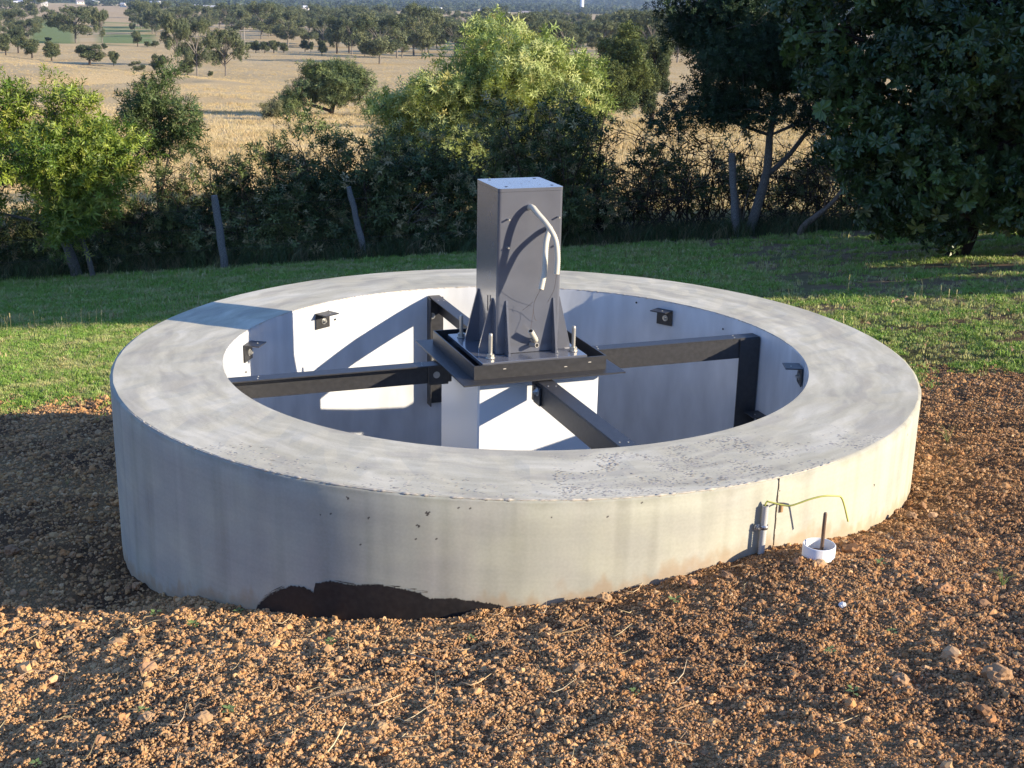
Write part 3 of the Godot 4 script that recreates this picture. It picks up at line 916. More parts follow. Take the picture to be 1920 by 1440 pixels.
func soil() -> void:
	var x0 := -4.5
	var z0 := -4.9
	var step := 0.028
	var nx := 350
	var nz := 335
	var v := PackedVector3Array()
	var c := PackedColorArray()
	var idx := PackedInt32Array()
	for j in nz:
		for i in nx:
			var x := x0 + i * step
			var z := z0 + j * step
			var d := sqrt(x * x + z * z)
			var e := minf(minf(i, nx - 1 - i), minf(j, nz - 1 - j)) / 10.0
			var y := soil_height(x, z) - 0.06 * maxf(0.0, 1.0 - e)
			if d < RO - 0.1: y = -1.44
			v.append(Vector3(x, y, z))
			var k := n1.get_noise_2d(x * 14.0 + 60.0, z * 14.0)
			var col := Color(0.42, 0.235, 0.11).lerp(Color(0.2, 0.12, 0.07), clampf(k * 1.6 + 0.25, 0.0, 1.0)).lerp(Color(0.55, 0.36, 0.18), clampf(-k * 1.5 - 0.1 - x * 0.12, 0.0, 0.8))
			if z < soil_edge(x): col = field_color(x, z)
			c.append(col)
	for j in nz - 1:
		for i in nx - 1:
			var p := j * nx + i
			idx.append_array([p, p + 1, p + nx + 1, p, p + nx + 1, p + nx])
	var arr := []
	arr.resize(Mesh.ARRAY_MAX)
	arr[Mesh.ARRAY_VERTEX] = v
	arr[Mesh.ARRAY_COLOR] = c
	arr[Mesh.ARRAY_INDEX] = idx
	var m0 := ArrayMesh.new()
	m0.add_surface_from_arrays(Mesh.PRIMITIVE_TRIANGLES, arr)
	var st := SurfaceTool.new()
	st.create_from(m0, 0)
	st.generate_normals()
	var m := tinted(0.95, 0.15)
	world_tex(m, noisy(0.06, 5, 0.5, 1.0, 1024, 31), 1.1)
	m.heightmap_enabled = true
	m.heightmap_texture = noisy(0.09, 5, 0.0, 1.0, 1024, 32)
	m.heightmap_scale = 1.2
	var o := top("soil_bed", st.commit(), m)
	tag(o, "freshly turned brown soil round the concrete ring", "soil", "", "structure")
	# crumbs and clods
	var palette := [Color(0.52, 0.29, 0.125), Color(0.44, 0.25, 0.115), Color(0.38, 0.19, 0.075), Color(0.58, 0.37, 0.18), Color(0.28, 0.165, 0.09), Color(0.16, 0.1, 0.065), Color(0.62, 0.44, 0.25), Color(0.46, 0.22, 0.085)]
	var xf := [[]]
	var col := [[]]
	var areas := [[-2.3, 2.2, 1.35, 3.75, 255000, 0.0025], [1.2, 4.9, -2.9, 3.4, 145000, 0.0035], [-4.4, -0.6, -4.4, 2.2, 50000, 0.0055]]
	for ar in areas:
		for i in ar[4]:
			var x := rng.randf_range(ar[0], ar[1])
			var z := rng.randf_range(ar[2], ar[3])
			if z < soil_edge(x) + rng.randfn(0.0, 0.12): continue
			if x * x + z * z < (RO + 0.004) * (RO + 0.004): continue
			var p := Vector3(x, 0, z)
			if not in_view(p, 1.2): continue
			var s: float = ar[5] * exp(rng.randfn(0.0, 0.46))
			if rng.randf() < 0.005: s *= rng.randf_range(1.6, 3.0)
			p.y = soil_height(x, z) + s * 0.25
			var b := Basis(Vector3(rng.randfn(), rng.randfn(), rng.randfn()).normalized(), rng.randf() * TAU).scaled_local(Vector3(s * rng.randf_range(0.8, 1.35), s * rng.randf_range(0.65, 1.05), s))
			var k := 0
			xf[k].append(Transform3D(b, p))
			var cl: Color = palette[rng.randi() % 8]
			var patch := n1.get_noise_2d(x * 14.0 + 60.0, z * 14.0)
			if patch > 0.08 and rng.randf() < 0.55: cl = cl.lerp(Color(0.13, 0.085, 0.06), 0.6)
			if x < 0.3 and z > 1.3 and rng.randf() < 0.5: cl = cl.lerp(Color(0.7, 0.46, 0.22), 0.55)
			col[k].append(jit(cl.lerp(Color(0.6, 0.345, 0.155) if x < 0.3 + rng.randfn(0.0, 0.5) else Color(0.46, 0.255, 0.115), 0.5), 0.15))
	for k in 1:
		var o2 := scatter("soil_crumbs", clod_mesh(k, 0.5), tinted(0.95, 0.2), xf[k], col[k], self)
		tag(o2, "loose crumbs and small clods of brown soil spread round the ring", "soil crumbs", "loose soil crumbs", "stuff")
	# larger lumps that can be told apart
	var lumps := [[-1.18, 2.24, 0.036, "rounded pinkish clod on the sunlit soil to the left of the black coating", Color(0.46, 0.27, 0.15)], [1.081, 2.784, 0.032, "pale broken clod beside a dark hollow in the right foreground", Color(0.42, 0.26, 0.14)], [0.321, 1.93, 0.03, "tan clod resting against the sunlit foot of the ring", Color(0.45, 0.29, 0.15)], [-0.876, 2.734, 0.03, "upright tan clod with a dark hollow beside it in the left foreground", Color(0.45, 0.3, 0.16)], [-1.795, 1.5, 0.024, "small clod at the very edge of the ring shadow on the left", Color(0.42, 0.28, 0.17)], [-1.058, 2.672, 0.03, "long tan clod with a straw lying against it", Color(0.46, 0.31, 0.17)], [1.331, 2.818, 0.045, "largest clod near the right border of the photo", Color(0.38, 0.23, 0.12)], [1.064, 2.2, 0.017, "small white stone on the brown soil", Color(0.75, 0.74, 0.7)], [0.75, 1.86, 0.026, "dark clod on the mound just left of the wall conduit", Color(0.2, 0.12, 0.075)], [1.62, 1.1, 0.03, "grey brown clod at the foot of the ring on the right side", Color(0.27, 0.18, 0.11)], [1.42, 2.1, 0.028, "reddish clod by a hollow on the right side soil", Color(0.4, 0.2, 0.1)], [-2.3, 0.55, 0.04, "brown clod in the ring shadow beside the wall", Color(0.25, 0.14, 0.08)], [-2.25, 1.0, 0.045, "lowest brown clod in the ring shadow", Color(0.25, 0.14, 0.08)], [0.62, 1.9, 0.024, "red brown clod near the weed at the foot of the ring", Color(0.4, 0.2, 0.11)], [0.2, 2.55, 0.024, "tan clod in the middle of the foreground soil", Color(0.42, 0.27, 0.14)], [-0.35, 2.9, 0.022, "yellowish clod low in the foreground near the centre", Color(0.47, 0.33, 0.17)]]
	for q in lumps:
		var o3 := top("stone" if q[2] < 0.02 else "soil_clod", clod_mesh(int(q[0] * 100.0) + 200, 0.3, 0.8, 2), mat(((q[4] as Color).lerp(Color(0.42, 0.24, 0.11), 0.45) if q[2] > 0.02 else (q[4] as Color)).linear_to_srgb(), 0.95), Vector3(q[0], soil_height(q[0], q[1]) + q[2] * 0.35, q[1]))
		o3.scale = Vector3(q[2] * 1.15, q[2], q[2]) * 0.72
		o3.rotation.y = q[0] * 7.0
		tag(o3, q[3], "stone" if q[2] < 0.02 else "clod", "" if q[2] < 0.02 else "larger soil clods")
	# dry straw
	var sx := []
	var sc := []
	for i in 480:
		var x := rng.randf_range(-4.2, 4.4)
		var z := rng.randf_range(-3.6, 3.7)
		if i % 2 == 0: x = rng.randf_range(-1.7, 0.9); z = rng.randf_range(1.5, 3.7)
		if z < soil_edge(x) or x * x + z * z < (RO + 0.03) * (RO + 0.03) or not in_view(Vector3(x, 0, z), 0.6): continue
		if x > 0.5 and rng.randf() < 0.6: continue
		var l := rng.randf_range(0.02, 0.09) * (1.0 if rng.randf() < 0.85 else 2.2)
		var b := Basis(Vector3.UP, rng.randfn(0.55, 0.6) if rng.randf() < 0.6 else rng.randf() * TAU) * Basis(Vector3.BACK, rng.randfn(0.12, 0.16))
		sx.append(Transform3D(b.scaled_local(Vector3(l, rng.randf_range(0.5, 1.0) * (0.6 + l * 6.0), rng.randf_range(0.5, 1.0) * (0.6 + l * 6.0))), Vector3(x, soil_height(x, z) + 0.012, z)))
		sc.append(jit(Color(0.6, 0.47, 0.28) if rng.randf() < 0.7 else Color(0.4, 0.28, 0.16), 0.25))
	var straw := tubemesh([Vector3(-0.5, -0.002, 0), Vector3(-0.2, 0.001, 0.03), Vector3(0.1, 0.002, 0.01), Vector3(0.5, -0.002, -0.05)], [0.0012, 0.0017, 0.0016, 0.0009], 5)
	var so := scatter("dry_straw", straw, tinted(0.8, 0.3), sx, sc, self)
	tag(so, "bits of dry straw and root lying on the brown soil", "straw", "", "stuff")
	feather(Vector3(-0.47, soil_height(-0.47, 2.64) + 0.02, 2.64))
	# seedlings
	var w := [[-2.545, -0.875, 1.6, "tuft of grass growing in the ring shadow left of the wall"], [-1.355, 1.543, 1.3, "dark green weed at the foot of the shaded wall by the shadow edge"], [-0.129, 2.184, 0.8, "small weed on the soil below the right end of the black coating"], [0.548, 2.03, 1.2, "bright green weed near the foot of the sunlit wall"], [0.93, 2.591, 0.9, "greyish seedling below the white stone"], [0.929, 2.861, 1.0, "two leaved seedling low in the right foreground"], [1.636, 2.04, 1.5, "grassy seedling close to the right border of the photo"], [-0.605, 2.095, 1.1, "clover like seedling under the middle of the black coating"], [-1.16, 1.75, 1.2, "leafy seedling standing on the shadow edge left of the ring"], [-1.085, 2.606, 1.0, "seedling between two tan clods in the left foreground"], [-0.808, 2.71, 1.1, "seedling next to the dry feathery leaf"], [1.279, 1.856, 1.0, "pale seedling on the mound right of the white pipe end"], [1.906, -1.007, 2.2, "tall grass seedling on the soil right of the ring"], [2.25, -0.35, 2.4, "tall grass tuft by the right border on the soil"], [-1.02, 1.62, 1.0, "second leafy seedling on the shadow edge, nearer the ring"], [0.35, 2.75, 0.8, "tiny seedling in the middle foreground"], [1.15, 2.45, 0.8, "tiny weed right of the white stone"], [-1.3, 2.9, 0.9, "small weed at the left foot of the photo"]]
	for q in w:
		var g := thing("seedling", q[3], "weed", Vector3(q[0], soil_height(q[0], q[1]), q[1]), rng.randf() * TAU, "weeds on the bare soil")
		var grassy: bool = "grass" in q[3]
		var st2 := begin()
		var n := 9 if grassy else 7
		for i in n:
			var an := TAU * i / n + rng.randf()
			var d := Vector3(sin(an), 0, cos(an))
			if grassy:
				var h: float = q[2] * rng.randf_range(0.018, 0.04)
				blade(st2, Vector3.ZERO, d * 0.012 * q[2] + Vector3(0, h, 0), d * 0.035 * q[2] + Vector3(0, h * 1.3, 0), 0.003)
			else:
				leaf(st2, d * 0.006 + Vector3(0, 0.008 * q[2] + rng.randf() * 0.012, 0), d + Vector3(0, rng.randf_range(0.1, 0.7), 0), Vector3.UP, 0.017 * q[2], 0.013 * q[2], 0.15)
		var lm := leafy(0.6, 0.4)
		lm.vertex_color_use_as_albedo = false
		lm.albedo_color = lin(0.15, 0.22, 0.075) if not grassy else lin(0.19, 0.25, 0.08)
		part("leaves", done(st2), lm, g)
		part("stem", tubemesh([Vector3(0, -0.01, 0), Vector3(0.001, 0.014 * q[2], 0)], [0.0015, 0.001], 5), mat(lin(0.2, 0.2, 0.08), 0.8), g)

func feather(p: Vector3) -> void:
	var o := thing("dry_frond", "dry feathery leaf frond lying on the foreground soil", "dry leaf", p, 0.45)
	var st := begin()
	for i in 22:
		var x := -0.06 + i * 0.0055
		for s in [-1.0, 1.0]:
			tri(st, Vector3(x, 0, 0), Vector3(x + 0.004, 0, 0), Vector3(x + 0.012, 0.004, s * (0.012 + 0.006 * sin(i * 0.15))))
	var m := mat(lin(0.3, 0.22, 0.14), 0.9)
	m.cull_mode = BaseMaterial3D.CULL_DISABLED
	part("leaflets", done(st), m, o)
	part("midrib", tubemesh([Vector3(-0.09, -0.004, 0), Vector3(0, 0.001, 0), Vector3(0.065, -0.002, 0.004)], [0.0016, 0.0013, 0.0006], 5), m, o)

func blade(st: SurfaceTool, a: Vector3, b: Vector3, c: Vector3, w: float) -> void:
	var s := (b - a).cross(Vector3(0.3, 0.2, 0.9)).normalized() * w * 0.5
	quad(st, a - s, a + s, b + s * 0.8, b - s * 0.8)
	tri(st, b - s * 0.8, b + s * 0.8, c)

func leaf(st: SurfaceTool, p: Vector3, d: Vector3, up: Vector3, l: float, w: float, fold := 0.2, droop := 0.15) -> void:
	d = d.normalized()
	var s := d.cross(up)
	if s.length() < 0.05: s = d.cross(Vector3.RIGHT)
	s = s.normalized()
	var n := s.cross(d).normalized()
	var m := p + d * l * 0.5
	var t := p + d * l - n * l * droop
	var e := n * w * fold
	var k := p + d * l * 0.42
	tri(st, p, m, k - s * w * 0.5 + e)
	tri(st, p, k + s * w * 0.5 + e, m)
	tri(st, k - s * w * 0.5 + e, m, t)
	tri(st, m, k + s * w * 0.5 + e, t)

func tuft(n: int, h: float, spread: float, w: float, seed_: int) -> ArrayMesh:
	rng.seed = seed_
	var st := begin()
	st.set_smooth_group(-1)
	for i in n:
		var an := rng.randf() * TAU
		var d := Vector3(sin(an), 0, cos(an))
		var p := Vector3(rng.randf_range(-1, 1), 0, rng.randf_range(-1, 1)) * spread * 0.6
		var hh := h * rng.randf_range(0.5, 1.1)
		var lean := rng.randf_range(0.15, 0.75)
		var a := d * hh * lean * 0.35 + Vector3(0, hh * 0.6, 0)
		var c := d * hh * lean + Vector3(0, hh * rng.randf_range(0.75, 1.0), 0)
		var s := d.cross(Vector3.UP).rotated(Vector3.UP, rng.randf_range(-1.2, 1.2)) * w * 0.5
		quad(st, p - s, p + s, p + a + s * 0.8, p + a - s * 0.8)
		tri(st, p + a - s * 0.8, p + a + s * 0.8, p + c)
	return done(st)

func lawn() -> void:
	var meshes := [tuft(10, 0.052, 0.05, 0.0042, 11)]
	rng.seed = 77
	var xf := [[]]
	var col := [[]]
	for i in 420000:
		var x := rng.randf_range(-11.5, 10.5)
		var z := -15.9 + 15.6 * pow(rng.randf(), 0.62)
		var p := Vector3(x, 0, z)
		if z > soil_edge(x) + rng.randfn(0.0, 0.22) or not in_view(p, 1.6): continue
		if absf(x) < 1.5 and z > -3.2: continue
		var bare := n1.get_noise_2d(x * 11.0, z * 11.0) + n2.get_noise_2d(x * 30.0, z * 30.0) * 0.5
		if x > 1.0:
			if bare > 0.04 and rng.randf() < 0.85: continue
			if x > 3.0 and z < -7.0 and n1.get_noise_2d(x * 5.0, z * 12.0) > -0.16 and rng.randf() < 0.9: continue
		p.y = land(x, z) - 0.006
		if z > -4.9 and x > -4.5 and x < 5.3: p.y = soil_height(x, z) - 0.006
		var far := smoothstep(3.0, 14.0, -z)
		var s := rng.randf_range(0.6, 1.15) * (1.0 + far * 0.9)
		if rng.randf() < 0.01: s *= 1.7
		var b := Basis(Vector3.UP, rng.randf() * TAU).scaled_local(Vector3(s * 1.1, s * rng.randf_range(0.7, 1.1), s * 1.1))
		var k := 0
		xf[k].append(Transform3D(b, p))
		var dry := clampf(bare * 1.3 + (0.38 if x > 1.0 else 0.16) + rng.randfn(0.0, 0.2), 0.0, 1.0)
		var c := Color(0.23, 0.37, 0.065).lerp(Color(0.56, 0.49, 0.23), dry * 0.75)
		if rng.randf() < 0.1: c = Color(0.5, 0.42, 0.22)
		col[k].append(jit(c, 0.25))
	for k in 1:
		var o := scatter("lawn_grass", meshes[k], leafy(0.5, 0.5), xf[k], col[k], self)
		tag(o, "short green lawn grass with dry patches behind the ring", "grass", "lawn grass", "stuff")
	# seed stalks standing above the lawn
	var st := begin()
	tube(st, [Vector3(0, 0, 0), Vector3(0.01, 0.5, 0), Vector3(0.05, 0.85, 0), Vector3(0.12, 1.0, 0)], [0.006, 0.005, 0.004, 0.002], 4)
	for i in 7:
		tri(st, Vector3(0.03 + i * 0.012, 0.74 + i * 0.035, 0), Vector3(0.05 + i * 0.012, 0.8 + i * 0.035, 0.02), Vector3(0.03 + i * 0.012, 0.82 + i * 0.035, -0.02))
	var stalk := done(st)
	var sx := []
	var sc := []
	for i in 420:
		var q := rng.randf()
		var x := rng.randf_range(-7.5, -3.6)
		var z := -8.75 + (x + 5.0) * 0.0 + rng.randfn(0.0, 0.25)
		if q > 0.45:
			x = rng.randf_range(0.9, 2.6); z = -12.6 + rng.randfn(0.0, 0.5)
		if q > 0.62:
			x = rng.randf_range(2.5, 5.0); z = rng.randf_range(-14.0, -8.0)
		if q > 0.75:
			x = rng.randf_range(-7.6, -4.6); z = -13.2 + rng.randfn(0.0, 0.4)
		if q > 0.9:
			x = rng.randf_range(2.2, 4.5); z = rng.randf_range(-7.0, -2.5)
		var h := rng.randf_range(0.1, 0.24)
		sx.append(Transform3D(Basis(Vector3.UP, rng.randf() * TAU).scaled_local(Vector3(h, h, h)), Vector3(x, land(x, z), z)))
		sc.append(jit(Color(0.48, 0.42, 0.22), 0.2))
	var so := scatter("seed_stalks", stalk, leafy(0.7, 0.4), sx, sc, self)
	tag(so, "thin dry seed stalks standing above the lawn", "grass stalks", "", "stuff")
	# dead leaves and bare litter on the lawn to the right
	sx = []
	sc = []
	st = begin()
	leaf(st, Vector3(-0.5, 0, 0), Vector3.RIGHT, Vector3.UP, 1.0, 0.5, 0.3, 0.25)
	for i in 420:
		var x := rng.randf_range(1.6, 6.8)
		var z := rng.randf_range(-12.5, -2.4)
		if not in_view(Vector3(x, 0, z), 0.4): continue
		var l := rng.randf_range(0.025, 0.06)
		var b := Basis(Vector3.UP, rng.randf() * TAU) * Basis(Vector3.RIGHT, rng.randfn(0.0, 0.5))
		sx.append(Transform3D(b.scaled_local(Vector3.ONE * l), Vector3(x, land(x, z) + 0.03, z)))
		sc.append(jit(Color(0.28, 0.17, 0.1), 0.4))
	so = scatter("fallen_leaves", done(st), tinted(0.8), sx, sc, self)
	tag(so, "brown fallen leaves on the lawn under the broad leaved tree", "leaves", "", "stuff")

func paddock() -> void:
	var meshes := [tuft(18, 0.3, 0.34, 0.011, 31)]
	rng.seed = 91
	var xf := [[]]
	var col := [[]]
	for i in 115000:
		var s := 24.5 + 300.0 * pow(rng.randf(), 2.2)
		var x := rng.randf_range(-0.5, 0.5) * s
		var z := 5.95 - s
		var dam := Vector2((x + 42.0) / 11.0, (z + 147.0) / 10.0).length()
		if dam < 1.0: continue
		var k := 0
		var n := n1.get_noise_2d(x * 1.2, z * 1.2)
		var h := rng.randf_range(0.7, 1.3) * (1.0 + n * 0.6) * (0.75 + minf(s, 70.0) * 0.007) * (1.0 - 0.5 * smoothstep(60.0, 150.0, s))
		xf[k].append(Transform3D(Basis(Vector3.UP, rng.randf() * TAU).scaled_local(Vector3(h * 1.4, h, h * 1.4)), Vector3(x, land(x, z) - 0.03, z)))
		var c := Color(0.72, 0.57, 0.33).lerp(Color(0.58, 0.44, 0.23), clampf(0.4 + n * 1.5 + rng.randfn(0, 0.25), 0.0, 1.0))
		if s < 40.0 and rng.randf() < 0.3: c = Color(0.24, 0.24, 0.09)
		col[k].append(jit(c, 0.15))
	for k in 1:
		var o := scatter("dry_grass", meshes[k], leafy(0.8, 0.6), xf[k], col[k], self)
		tag(o, "tall dry straw coloured grass of the paddock beyond the hedge", "dry grass", "dry paddock grass", "stuff")
	var st := begin()
	var pts := []
	for i in 40:
		var a := TAU * i / 40
		var k := 1.0 + 0.12 * sin(a * 3.0 + 1.0)
		pts.append(Vector3(sin(a) * 4.0 * k, 0, cos(a) * 3.5 * k))
	for i in 40: tri(st, Vector3.ZERO, pts[i], pts[(i + 1) % 40])
	var water := mat(lin(0.03, 0.06, 0.07), 0.06)
	var o := top("water", done(st), water, Vector3(-46.2, -11.2, -147.0))
	tag(o, "small blue farm dam in the dry paddock behind the bushes", "dam", "", "structure")

# ---------------------------------------------------------------- trees
# a twig end with n leaves along it, pointing up +y, about 1 m long before scaling
func sprig(n: int, l: float, w: float, lean: float, seed_: int, droop := 0.2, length := 1.0, fold := 0.22) -> ArrayMesh:
	rng.seed = seed_
	var st := begin()
	st.set_smooth_group(-1)
	for i in n:
		var t := (i + 0.5) / n
		var an := i * 2.4 + rng.randf_range(-0.4, 0.4)
		var d := Vector3(sin(an), lean + rng.randf_range(-0.35, 0.35) + t * 0.5, cos(an))
		var p := Vector3(sin(an) * 0.04 + sin(t * 3.0 + seed_) * 0.05, t * length * 0.75, cos(an) * 0.04)
		leaf(st, p, d, Vector3.UP, l * rng.randf_range(0.75, 1.15), w * rng.randf_range(0.8, 1.1), fold, droop)
	return done(st)

# a rosette of broad leaves
func rosette(n: int, l: float, w: float, seed_: int) -> ArrayMesh:
	rng.seed = seed_
	var st := begin()
	st.set_smooth_group(-1)
	for i in n:
		var an := i * 2.4 + rng.randf_range(-0.3, 0.3)
		var d := Vector3(sin(an), rng.randf_range(-0.5, 0.9), cos(an))
		var q := d.normalized()
		var s := q.cross(Vector3.UP).normalized()
		var nn := s.cross(q).normalized()
		var ll := l * rng.randf_range(0.75, 1.1)
		var ww := w * rng.randf_range(0.85, 1.1) * 0.5
		# obovate: widest beyond the middle
		var p := [Vector3.ZERO, q * ll * 0.35 + s * ww * 0.55 + nn * 0.03, q * ll * 0.7 + s * ww + nn * 0.05 * ll, q * ll - nn * 0.12 * ll, q * ll * 0.7 - s * ww + nn * 0.05 * ll, q * ll * 0.35 - s * ww * 0.55 + nn * 0.03]
		var m := q * ll * 0.55 - nn * 0.02
		for k in 6: tri(st, m, p[k], p[(k + 1) % 6])
	return done(st)

# a hanging strand of narrow leaves, from the origin down
func strand(n: int, l: float, w: float, seed_: int) -> ArrayMesh:
	rng.seed = seed_
	var st := begin()
	st.set_smooth_group(-1)
	for i in n:
		var t := (i + 0.3) / n
		var an := i * 2.1 + rng.randf_range(-0.5, 0.5)
		var p := Vector3(0.12 * sin(t * 2.5 + seed_), -t * 0.9, 0.12 * cos(t * 2.0 + seed_))
		leaf(st, p, Vector3(sin(an) * 0.8, -0.9 - rng.randf() * 0.6, cos(an) * 0.8), Vector3.UP, l * rng.randf_range(0.7, 1.2), w, 0.2, 0.1)
	return done(st)

# loose ball of leaf faces for trees far off
func puff(n: int, size: float, seed_: int, flat := 0.8) -> ArrayMesh:
	rng.seed = seed_
	var st := begin()
	st.set_smooth_group(-1)
	for i in n:
		var d := Vector3(rng.randfn(), rng.randfn(), rng.randfn()).normalized()
		var p := d * pow(rng.randf(), 0.4) * 0.5
		p.y *= flat
		var s := d.cross(Vector3(rng.randfn(), rng.randfn(), rng.randfn())).normalized() * size * rng.randf_range(0.6, 1.2)
		var u := s.cross(d + Vector3(rng.randfn(), rng.randfn(), rng.randfn()) * 0.6).normalized() * size * rng.randf_range(0.5, 0.9)
		tri(st, p - s, p + u, p + s)
		tri(st, p - s * 0.6 - u * 0.5, p + s, p - u)
	return done(st)

func facing(dir: Vector3, spin: float) -> Basis:
	var y := dir.normalized()
	var x := y.cross(Vector3(0.31, 0.2, 0.93))
	if x.length() < 0.1: x = y.cross(Vector3.RIGHT)
	x = x.normalized()
	return Basis(x, y, x.cross(y)).rotated(y, spin)

# lobes: [centre, radii, share]; opts hold how the leaves sit
func foliage(o: Node3D, called: String, mesh: Mesh, m: Material, lobes: Array, count: int, opts: Dictionary) -> void:
	var xf := []
	var col := []
	var total := 0.0
	for l in lobes: total += l[2]
	var ca: Color = opts["ca"]
	var cb: Color = opts["cb"]
	for l in lobes:
		var tone := clampf(rng.randfn(0.5, 0.28), 0.0, 1.0)
		var n := int(count * l[2] / total)
		for i in n:
			var d := Vector3(rng.randfn(), rng.randfn(), rng.randfn()).normalized()
			var q := pow(rng.randf(), opts.get("shell", 0.45))
			var rag: float = 1.0 + opts.get("rag", 0.25) * n1.get_noise_3d(d.x * 14.0 + l[0].x * 30.0, d.y * 14.0, d.z * 14.0 + l[0].z * 30.0) * 2.0
			var p: Vector3 = l[0] + d * l[1] * q * rag
			if opts.has("floor") and p.y < opts["floor"]: continue
			var s: float = opts["size"] * exp(rng.randfn(0.0, 0.22))
			var dir: Vector3 = d * opts.get("out", 0.8) + Vector3(rng.randfn(), rng.randfn(), rng.randfn()) * opts.get("loose", 0.4) + Vector3(0, opts.get("rise", 0.2), 0)
			var b := facing(dir, rng.randf() * TAU)
			if opts.get("hang", false): b = Basis(Vector3(rng.randfn() * 0.12, 1, rng.randfn() * 0.12).normalized(), rng.randf() * TAU)
			xf.append(Transform3D(b.scaled_local(Vector3(rng.randf_range(0.85, 1.2), rng.randf_range(0.85, 1.2), rng.randf_range(0.85, 1.2)) * s), p))
			var c := ca.lerp(cb, clampf(tone + rng.randfn(0.0, 0.22), 0.0, 1.0))
			if opts.has("odd") and rng.randf() < opts["odd"]: c = opts["odd_color"]
			col.append(jit(c, 0.18))
	scatter(called, mesh, m, xf, col, o)

func limbs(o: Node3D, trunk: Array, r0: float, lobes: Array, bark: Material, twigs := 3, r1 := 0.35) -> void:
	var pts := curve(trunk, 10)
	var rad := []
	for i in pts.size(): rad.append(r0 * lerpf(1.0, r1, float(i) / (pts.size() - 1)) * (1.25 if i == 0 else 1.0))
	var st := begin()
	tube(st, pts, rad, 9, 0.06)
	part("trunk", done(st), bark, o)
	st = begin()
	for l in lobes:
		var best := 2
		for i in range(2, pts.size()):
			if pts[i].y < l[0].y - 0.15 * absf(l[0].x - pts[i].x) and pts[i].distance_to(l[0]) < pts[best].distance_to(l[0]) + 0.2: best = i
		var a: Vector3 = pts[best]
		var b: Vector3 = l[0]
		var len := a.distance_to(b)
		var mid := a.lerp(b, 0.5) + Vector3(rng.randfn(), absf(rng.randfn()), rng.randfn()) * len * 0.1
		var lr: float = minf(rad[best] * 0.7, r0 * 0.12 + len * r0 * 0.12)
		tube(st, curve([a, mid, b], 6), [lr, lr * 0.9, lr * 0.8, lr * 0.7, lr * 0.6, lr * 0.5, lr * 0.4], 6)
		for t in twigs:
			var d := Vector3(rng.randfn(), rng.randfn() * 0.7 + 0.2, rng.randfn()).normalized()
			var e: Vector3 = b + d * l[1] * rng.randf_range(0.6, 1.0)
			var s := mid.lerp(b, rng.randf_range(0.3, 1.0))
			tube(st, [s, s.lerp(e, 0.5) + Vector3(0, 0.04 * len, 0), e], [lr * 0.4, lr * 0.28, lr * 0.12], 5)
	part("limbs", done(st), bark, o)

# break an ellipsoid crown into n uneven lobes
func lobed(c: Vector3, r: Vector3, n: int, size := 0.42, low := -0.8) -> Array:
	var out := []
	for i in n:
		var d := Vector3(rng.randfn(), rng.randfn(), rng.randfn()).normalized() * pow(rng.randf(), 0.5)
		d.y = maxf(d.y, low)
		var k := rng.randf_range(0.65, 1.25) * size
		out.append([c + d * r * 0.78, r * k * Vector3(1, rng.randf_range(0.7, 1.0), 1), k * k])
	return out

func bark_mat(c: Color, scale := 3.0) -> StandardMaterial3D:
	var m := mat(c.linear_to_srgb(), 0.9)
	world_tex(m, noisy(0.03, 5, 0.45, 1.0, 512, 41), 1.0)
	m.uv1_scale = Vector3(scale * 2.0, scale * 0.4, scale * 2.0)
	m.metallic_specular = 0.2
	return m

